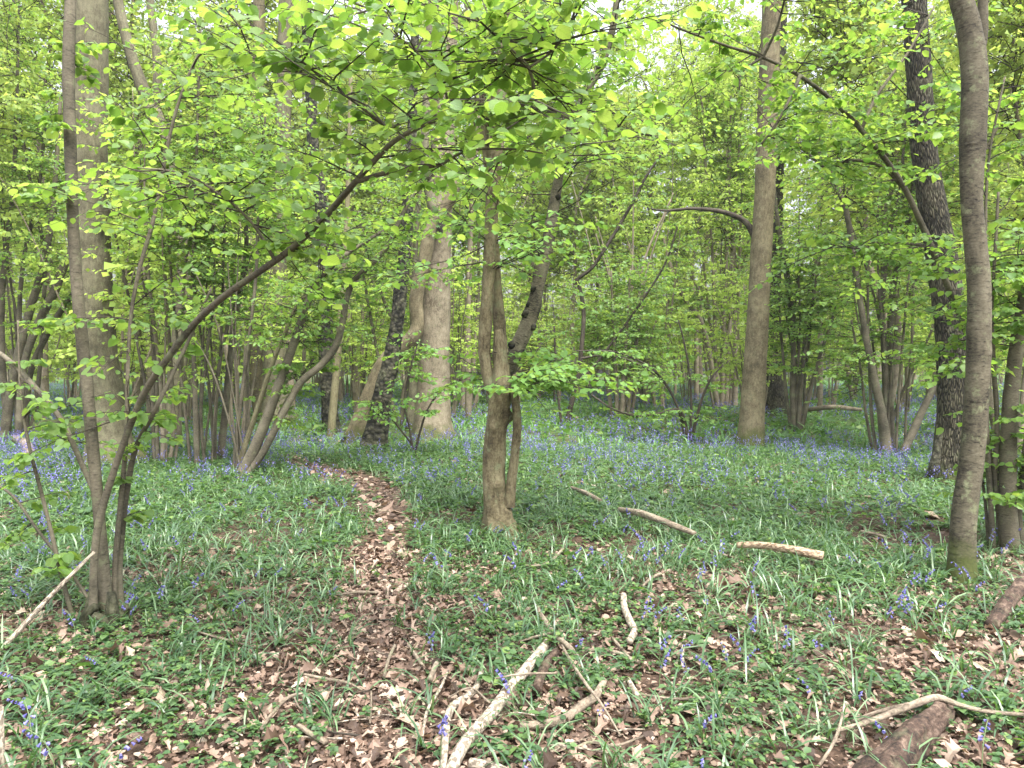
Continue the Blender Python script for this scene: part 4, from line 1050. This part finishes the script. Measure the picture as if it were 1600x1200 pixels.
# small herbs
mb = MB()
def herbs(x, y, hmin, hmax, sz, leaflets, tm):
    m = len(x)
    h = r.uniform(hmin, hmax, m)
    n = m * leaflets
    a = np.repeat(r.uniform(0, 6.28, m), leaflets) + np.tile(np.arange(leaflets) * 6.28 / leaflets, m) + r.normal(0, .25, n)
    ax = np.stack([np.cos(a), np.sin(a), r.normal(.08, .22, n)], -1)
    pos = np.repeat(np.stack([x, y, zg(x, y) + h], -1), leaflets, 0); pos[:, 2] += r.normal(0, .006, n)
    up = nrm(UP + np.repeat(r.normal(0, .2, (m, 3)), leaflets, 0) + r.normal(0, .15, (n, 3)))
    s = np.repeat(sz * np.exp(r.normal(0, .3, m)), leaflets) * r.uniform(.8, 1.2, n)
    mb.inst(tm, pos, ax, up, np.stack([s * r.uniform(.75, 1.1, n), s, s], -1))
x, y = area_pts(56000, 2.3, 7.2); b = bare(x, y)
k = r.random(len(x)) < (1 - .9 * b) * (.10 + .9 * smooth01((noise2(x, y, 2.9, 9) - .38) / .22)) * .8
herbs(x[k], y[k], .01, .07, .0215, 5, L_MID)
x, y = area_pts(1900, 2.3, 7.0); b = bare(x, y)
k = r.random(len(x)) < (1 - .8 * b) * smooth01((noise2(x, y, 2.8, 4) - .45) / .2)
herbs(x[k], y[k], .04, .11, .034, 5, L_HI)
x, y = area_pts(44000, 7.0, 14.0); b = bare(x, y)
k = r.random(len(x)) < (1 - b) * (.35 + .65 * noise2(x, y, 1.3, 9))
herbs(x[k], y[k], .03, .13, .036, 4, L_MID)
x, y = area_pts(30000, 14.0, 50.0, 4)
k = r.random(len(x)) < .35 + .65 * noise2(x, y, .6, 9)
herbs(x[k], y[k], .06, .22, .11, 3, L_LO)
tag(mb.build("ground_herbs", M_HERB), "patchy low carpet of small green woodland herbs", "herbs", kind="stuff")

# bluebell flowers
def bell_geo(mb, r, base, h, lean, nb, az, cs=6, slot=0, stalk_slot=None, size=.0125):
    """one flower spike; bells hang to one side of the arched tip"""
    t = np.linspace(0, 1, 7)
    dirv = np.array([math.cos(az), math.sin(az), 0])
    pts = base + np.outer(h * lean * t ** 2.6, dirv) + np.outer(h * (t - .12 * t ** 4), UP)
    for k in range(nb):
        s = .58 + .42 * k / max(nb - 1, 1)
        p = np.array([np.interp(s, t, pts[:, i]) for i in range(3)])
        a = az + r.normal(0, .9)
        out = np.array([math.cos(a), math.sin(a), -.7 + r.normal(0, .25)]); out /= np.linalg.norm(out)
        sz = size * (1.15 - .4 * k / nb)
        x = np.cross(out, UP); x /= np.linalg.norm(x); yv = np.cross(out, x)
        th = np.linspace(0, 6.283, cs, endpoint=False)
        p = p + out * .006
        rings = []
        for d_, rr in ((0, .12), (.35, .34), (.75, .36), (1.0, .62)):
            rings.append(p + out * sz * d_ * 1.25 + sz * rr * (np.cos(th)[:, None] * x + np.sin(th)[:, None] * yv))
        V = np.vstack(rings); n = len(rings)
        i, j = np.meshgrid(np.arange(n - 1), np.arange(cs), indexing='ij'); j2 = (j + 1) % cs
        q = np.stack([i * cs + j, i * cs + j2, (i + 1) * cs + j2, (i + 1) * cs + j], -1).reshape(-1, 4)
        mb.add(V, q, np.full(len(q), 4), slot)
    return pts
def bell_proto(seed, h, nb):
    r_ = np.random.default_rng(seed)
    t = thing("bluebell", "bluebell", "flower", (0, 0, 0))
    mb = MB(); pts = bell_geo(mb, r_, np.zeros(3), h, r_.uniform(.25, .55), nb, r_.uniform(0, 6.28))
    mb.build("blossom", M_BELL, t)
    mb = MB(); mb.tube(pts, np.linspace(.0026, .0013, 7), 5); mb.build("stalk", M_STALK, t)
    return t
protoB = [bell_proto(60 + k, h, nb) for k, (h, nb) in enumerate([(.22, 7), (.26, 9), (.19, 5), (.24, 8), (.17, 6), (.28, 10)])]
def bell_density(x, y):
    px = 800 + x / y * F
    py = 566 + CAM_H / y * F
    d = .24 + .28 * smooth01((520 - px) / 220) * smooth01((990 - py) / 120) + .30 * smooth01((800 - py) / 120) + .18 * smooth01((px - 1300) / 120)
    cl = smooth01((noise2(x, y, 2.1, 13) - .40) / .2)
    return np.clip(d * (.3 + .7 * cl), 0, 1) * (1 - .97 * (path_d(x, y) < 1.0))
x, y = area_pts(5200, 2.75, 9.6, .1)
k = r.random(len(x)) < bell_density(x, y) * .6
x, y = x[k], y[k]
o_ = np.argsort(y); x, y = x[o_], y[o_]
inv = np.abs(x) < .655 * y
x, y = x[inv][:295], y[inv][:295]
for k in range(len(x)):
    src = protoB[k % 6]
    o = src if k < 6 else copy_tree(src)
    s = r.uniform(.68, 1.05)
    o.location = (x[k], y[k], float(zg(x[k], y[k])) - .005); o.rotation_euler = (0, 0, r.uniform(0, 6.28)); o.scale = (s, s, s)
    px = 800 + x[k] / y[k] * F; py = 566 + CAM_H / y[k] * F
    if px < 420 and py > 985: l, gp = "violet bluebell in the leaf litter in front of the left hazel clump", "bluebells in front of the left hazel"
    elif px < 560: l, gp = "violet bluebell in the green carpet left of the path", "bluebells left of the path"
    elif px > 1180 and py > 900: l, gp = "violet bluebell near the dark rotten log at lower right", "bluebells round the lower right log"
    elif py > 930: l, gp = "violet bluebell standing alone among the fallen branches in the foreground", "bluebells among the fallen branches"
    elif px < 900: l, gp = "violet bluebell growing near the foot of the central tree", "bluebells round the central tree"
    else: l, gp = "violet bluebell in the clearing right of the central tree", "bluebells in the right-hand clearing"
    o["label"] = l; o["group"] = gp
ymax = float(y[-1])
mb = MB()
def bells_far(x, y, h, sz, nb, tm):
    m = len(x)
    n = m * nb
    X_ = np.repeat(x, nb) + r.normal(0, sz * 1.0, n); Y_ = np.repeat(y, nb) + r.normal(0, sz * 1.0, n)
    Z_ = np.repeat(zg(x, y) + h * r.uniform(.7, 1.25, m), nb) - np.tile(np.linspace(0, 1, nb), m) * h * .38
    a = r.uniform(0, 6.28, n)
    ax = np.stack([np.cos(a) * .7, np.sin(a) * .7, r.uniform(-1.2, -.2, n)], -1)
    s = sz * r.uniform(.8, 1.3, n)
    mb.inst(tm, np.stack([X_, Y_, Z_], -1), ax, nrm(r.normal(0, 1, (n, 3)) + UP * .3), np.stack([s, s * 1.2, s], -1))
x, y = area_pts(12000, ymax, 15.0, 1.0)
k = r.random(len(x)) < bell_density(x, y) * .75
bells_far(x[k], y[k], .25, .016, 8, L_MID)
x, y = area_pts(34000, 14.5, 46.0, 4)
k = r.random(len(x)) < .08 + .45 * smooth01((noise2(x, y, .75, 13) - .38) / .25)
bells_far(x[k], y[k], .32, .033, 5, L_LO)
tag(mb.build("bluebell_carpet", M_BELL), "hazy violet carpet of bluebells deeper in the wood", "bluebells", kind="stuff")

# ---------------------------------------------------------------- fallen branches and logs
def stick(name, label, spec, mat=B_STICK, cat="branch", group=None, rough=.13, lift=.8, sides=14, twigs=()):
    pts, rad = [], []
    for s in spec:
        h = s[3] if len(s) > 3 else 0
        gp = G(s[0], s[1], 0); rr = s[2] * (.37 if s[2] > 40 else .40) / F * gp[1]
        gp = G(s[0], s[1], rr * lift + h + .036)
        pts.append(gp); rad.append(rr)
    t = np.array([pts[0][0], pts[0][1], float(zg(pts[0][0], pts[0][1]))])
    mb = MB(); mb.tube(pts, rad, sides, 0, rough, None, (True, True), .025, seed=int(spec[0][0]) + int(spec[0][1]), lumps=.12)
    return tag(mb.build(name, mat, None, t), label, cat, group)
stick("fallen_branch", "thickest pale fallen branch with dark flaking bark, pointing up the picture", [(700, 1215, 25), (722, 1170, 25), (745, 1140, 24), (770, 1112, 24), (795, 1077, 21), (818, 1050, 21), (856, 1004, 16)], B_DEAD)
stick("fallen_branch", "crooked grey branch lying left of the thickest pale one", [(692, 1220, 13), (695, 1170, 14), (699, 1125, 14), (708, 1104, 15), (738, 1082, 13), (749, 1062, 11), (753, 1044, 9)], B_DEAD)
stick("fallen_branch", "short pale chunk at the bottom edge beside the thickest branch", [(735, 1192, 20), (770, 1200, 24), (800, 1215, 24)], B_DEAD)
stick("fallen_branch", "short dark brown log beside the upper end of the thickest pale branch", [(838, 1078, 18), (850, 1045, 19), (868, 1018, 15)], B_ROT)
stick("fallen_branch", "smooth bent grey branch below the crossing twigs", [(812, 1134, 14), (850, 1131, 17), (884, 1122, 17), (910, 1102, 17), (930, 1088, 16), (944, 1064, 13)], B_STICK)
stick("fallen_branch", "long thin twig running diagonally over the bent grey branch", [(878, 1008, 4, .04), (893, 1035, 6, .05), (915, 1068, 6, .06), (940, 1100, 5, .05), (970, 1150, 4, .02)], B_STICK)
stick("fallen_branch", "pale twig lying level above the bent grey branch", [(890, 1022, 6), (935, 1015, 7), (965, 1020, 7), (1002, 1036, 6)], B_STICK)
stick("fallen_branch", "slanting stick between the thickest branch and the level twig", [(834, 936, 7), (846, 962, 9), (866, 990, 10), (890, 1012, 11), (905, 1030, 8)], B_STICK)
stick("fallen_branch", "pale branch with an elbow bend in the middle of the leaf litter", [(974, 930, 12), (976, 950, 13), (985, 972, 14), (991, 986, 14), (984, 1002, 13)], B_DEAD)
stick("fallen_branch", "short straight stick just below the elbow-bent branch", [(956, 996, 5), (970, 1012, 6), (988, 1034, 7)], B_STICK)
stick("fallen_branch", "stubby pale stick right of the bent grey branch", [(982, 1062, 9), (988, 1074, 11), (996, 1086, 10)], B_DEAD)
stick("fallen_branch", "thin straight twig laid across the thickest pale branch", [(775, 1060, 3, .10), (815, 1053, 4, .12), (870, 1052, 4, .07)], B_STICK)
stick("fallen_branch", "sawn pale birch log lying level in the clearing", [(1152, 852, 11, .07), (1185, 852, 13, .08), (1230, 858, 15, .08), (1286, 869, 16, .07)], B_LOG)
stick("fallen_branch", "long grey branch with ragged bark in the clearing, left of the sawn log", [(968, 796, 9, .08), (1000, 802, 12, .09), (1040, 816, 12, .08), (1086, 834, 9, .06)], B_STICK)
stick("fallen_branch", "slim grey branch farther back than the ragged one", [(893, 762, 6, .08), (915, 770, 8, .08), (938, 783, 8, .07)], B_STICK)
stick("fallen_branch", "thin bowed twig right of the central tree's foot", [(805, 880, 3), (835, 884, 4), (862, 876, 5), (886, 850, 6)], B_STICK)
stick("fallen_branch", "short reddish stick in the grass below the ragged branch", [(1004, 916, 5), (1020, 902, 6), (1047, 891, 6)], B_STICK)
stick("fallen_branch", "forked pale branch lying over the dark rotten log", [(1306, 1142, 8, .03), (1350, 1130, 11, .04), (1400, 1112, 12, .055), (1440, 1096, 13, .07), (1466, 1090, 12, .07), (1500, 1102, 8, .06), (1545, 1112, 7, .04), (1620, 1118, 6, .03)], B_STICK)
stick("fallen_branch", "thin branch beside the forked pale branch, on its upper side", [(1330, 1128, 6, .03), (1372, 1112, 7, .05), (1420, 1100, 7, .08)], B_STICK)
stick("fallen_branch", "upright curved twig left of the dark rotten log", [(1280, 1196, 6), (1300, 1165, 6, .02), (1312, 1135, 5, .05), (1318, 1104, 4, .05)], B_STICK)
stick("rotten_log", "dark rotten log with crumbling bark at the bottom edge", [(1345, 1245, 74), (1378, 1205, 72), (1402, 1180, 64), (1428, 1154, 62), (1450, 1132, 50), (1470, 1116, 40), (1484, 1102, 22)], B_ROT, "log", rough=.26, lift=.5, sides=40)
stick("rotten_log", "grey weathered log at the right edge below the ringed young trunk", [(1548, 978, 24), (1570, 950, 30), (1590, 922, 28), (1640, 880, 26)], B_ROT, "log", rough=.24, lift=.6, sides=32)
stick("fallen_branch", "small stick lying across the path", [(526, 930, 4), (560, 925, 6), (592, 926, 5)], B_STICK)
stick("fallen_branch", "small upright-lying stick at the right side of the path", [(600, 1058, 6), (607, 1030, 6), (617, 1008, 6)], B_STICK)
stick("fallen_branch", "short thick twig at the bottom of the path", [(464, 1132, 9), (485, 1146, 10), (510, 1160, 10)], B_STICK)
stick("fallen_branch", "bent twig on the left verge near the bottom", [(408, 1140, 7), (425, 1115, 7), (450, 1090, 7), (478, 1082, 5)], B_STICK)
stick("fallen_branch", "long twig reaching onto the path from the left verge", [(468, 1052, 5), (505, 1060, 6), (540, 1066, 5), (566, 1078, 4)], B_STICK)
stick("fallen_branch", "thin stick on the path edge right of the small upright one", [(638, 1008, 6), (648, 1022, 7), (662, 1042, 6)], B_STICK)
stick("fallen_branch", "thin stick pointing towards the camera in the middle of the path", [(578, 1130, 4), (580, 1105, 4), (580, 1080, 3)], B_STICK)
stick("fallen_branch", "pale stump of twig between path and crooked grey branch", [(672, 1062, 10), (678, 1045, 11), (682, 1036, 9)], B_STICK)
stick("fallen_branch", "long thin stick in the litter right of the left hazel clump", [(300, 985, 3), (345, 997, 4), (400, 1012, 4)], B_STICK)
stick("fallen_branch", "level twig in front of the furrowed oak", [(1345, 776, 4), (1400, 776, 5), (1450, 773, 4)], B_STICK)
stick("fallen_branch", "fallen stick behind the sawn log", [(1345, 830, 5), (1372, 836, 6), (1400, 845, 4)], B_STICK)
stick("fallen_branch", "thin grey stick crossing under the upper end of the slanting stick", [(812, 1002, 4), (850, 992, 6), (900, 985, 5), (948, 990, 4)], B_STICK)
stick("fallen_branch", "thin pale stick lying parallel and left of the crooked grey branch", [(660, 1150, 5), (668, 1110, 6), (690, 1072, 6), (700, 1048, 4)], B_DEAD)
stick("fallen_branch", "short grey stick right of the elbow-bent branch", [(1030, 990, 5), (1062, 985, 6), (1096, 992, 5)], B_STICK)
stick("fallen_branch", "thin stick upright on the page right of the short grey one", [(1066, 1040, 6), (1067, 1015, 6), (1070, 990, 5)], B_DEAD)
stick("fallen_branch", "long thin pale stick on the litter below the level twig", [(1000, 1085, 4), (1060, 1092, 5), (1130, 1090, 5), (1190, 1102, 3)], B_STICK)
stick("fallen_branch", "bent thin twig between the bent grey branch and the bottom edge", [(880, 1180, 4), (920, 1160, 6), (962, 1165, 5), (1005, 1150, 4)], B_STICK)
stick("fallen_branch", "thin forked-off twig touching the left side of the thickest pale branch", [(700, 1090, 3), (735, 1075, 4, .02), (765, 1098, 4, .04)], B_STICK)
stick("fallen_branch", "faint long twig on the carpet left of the sawn log", [(1060, 850, 3), (1100, 858, 4), (1150, 872, 3)], B_STICK)
# small twigs strewn over the litter
r = np.random.default_rng(77)
for k in range(46):
    while True:
        px, py = r.uniform(60, 1560), r.uniform(880, 1190)
        g0 = G(px, py)
        if bare(np.array([g0[0]]), np.array([g0[1]]))[0] > r.uniform(.15, .75): break
    a, l, rr = r.uniform(0, 3.14), r.uniform(.10, .34), r.uniform(.0022, .006)
    pts = []
    for q in np.linspace(-.5, .5, 5):
        x_, y_ = g0[0] + math.cos(a) * l * q + r.normal(0, .012), g0[1] + math.sin(a) * l * q + r.normal(0, .012)
        pts.append(np.array([x_, y_, float(zg(x_, y_)) + .026 + abs(r.normal(0, .006))]))
    mb = MB(); mb.tube(pts, np.linspace(1, .55, 5) * rr, 7, 0, .08, None, (True, True), .03, k)
    onp = float(path_d(np.array([g0[0]]), np.array([g0[1]]))[0]) < 1.1
    tag(mb.build("twig", [B_STICK, B_DEAD, B_TWIG][k % 3], None, g0), "small dead twig among the fallen leaves on the path" if onp else ("small dead twig strewn on the litter left of the path" if px < 560 else "small dead twig strewn on the litter right of the path"), "twig",
        "twigs on the path" if onp else ("twigs left of the path" if px < 560 else "twigs right of the path"))
# pale stick leaning on the left hazel
a0 = G(0, 1018, .02); b0 = P(142, 868, dA - .10)
mb = MB(); dv = nrm(a0 - b0)
mb.tube([a0 + dv * .35 + np.array([0, 0, .0]), a0, (a0 + b0) / 2 + np.array([0, 0, .01]), b0 + (b0 - a0) * .04], np.array([9, 9, 8, 5]) * .5 / F * 4.2, 10, 0, .05, None, (True, True), .04, 5)
tag(mb.build("leaning_stick", B_DEAD, None, a0), "long bare pale stick leaning against the left hazel clump", "branch")
a0 = G(3, 1215)
mb = MB(); mb.tube([a0 - np.array([0, 0, .05]), P(3, 1160, a0[1]), P(2, 1104, a0[1] + .03)], np.array([8, 8, 6]) * .5 / F * a0[1], 10, 0, .06, None, (True, True), .03, 6)
tag(mb.build("broken_stake", B_DEAD, None, a0), "pale broken stub standing upright at the lower left edge", "branch")
# mossy stump and log end at the left
def mound(name, label, px, py, wpx, hgt, mat, seed, cat):
    g0 = G(px, py); rr = wpx * .5 / F * g0[1]
    r_ = np.random.default_rng(seed)
    nu, nv = 36, 14
    u = np.linspace(0, 2 * math.pi, nu, endpoint=False); v = np.linspace(0, 1, nv)
    U, Vv = np.meshgrid(u, v)
    rad = rr * np.cos(Vv * math.pi / 2) ** .55 * (1 + .16 * np.sin(3 * U + 1 + 4 * Vv) + .1 * np.sin(7 * U + 2))
    Z = hgt * np.sin(Vv * math.pi / 2) * (1 + .15 * np.sin(4 * U) + .12 * r_.normal(0, 1, U.shape)) - .05
    Vt = np.stack([g0[0] + rad * np.cos(U), g0[1] + rad * np.sin(U) * .7, g0[2] + Z], -1).reshape(-1, 3)
    i, j = np.meshgrid(np.arange(nv - 1), np.arange(nu), indexing='ij'); j2 = (j + 1) % nu
    q = np.stack([i * nu + j, i * nu + j2, (i + 1) * nu + j2, (i + 1) * nu + j], -1).reshape(-1, 4)
    mb = MB(); mb.add(Vt, q, np.full(len(q), 4))
    return tag(mb.build(name, mat, None, g0), label, cat)
mound("mossy_stump", "dark mossy stump behind the left hazel clump", 100, 690, 90, .42, M_MOSS, 1, "stump")
mound("mossy_hummock", "small yellow-green moss hummock in the clearing before the oak", 1328, 796, 42, .10, M_MOSS, 2, "moss")
stick("fallen_log", "pale log end lying in bluebells left of the thick grey trunk", [(20, 684, 12), (40, 694, 17), (48, 712, 19)], B_STICK, "log")
stick("fallen_branch", "thin fallen trunk lying among far trees behind the fan of rods", [(1265, 640, 6, .4), (1300, 636, 6, .5), (1345, 640, 5, .4)], B_FAR)


# ---------------------------------------------------------------- pale volume added to lighten the far trees
def added_haze(density):
    m, N, L = new_mat("lightening_mist")
    v = N.new("ShaderNodeVolumePrincipled"); v.inputs['Color'].default_value = (.95, .98, .93, 1); v.inputs['Density'].default_value = density
    out = N.new("ShaderNodeOutputMaterial"); L.new(v.outputs[0], out.inputs['Volume'])
    x0, x1, y0, y1, z0, z1 = -95, 95, -20, 110, -1.6, 32
    c = [(x, y, z) for x in (x0, x1) for y in (y0, y1) for z in (z0, z1)]
    mb = MB(); mb.add(c, [0, 1, 3, 2, 4, 6, 7, 5, 0, 4, 5, 1, 2, 3, 7, 6, 0, 2, 6, 4, 1, 5, 7, 3], [4] * 6)
    tag(mb.build("added_haze", m, smooth=False), kind="stuff")
added_haze(.0006)
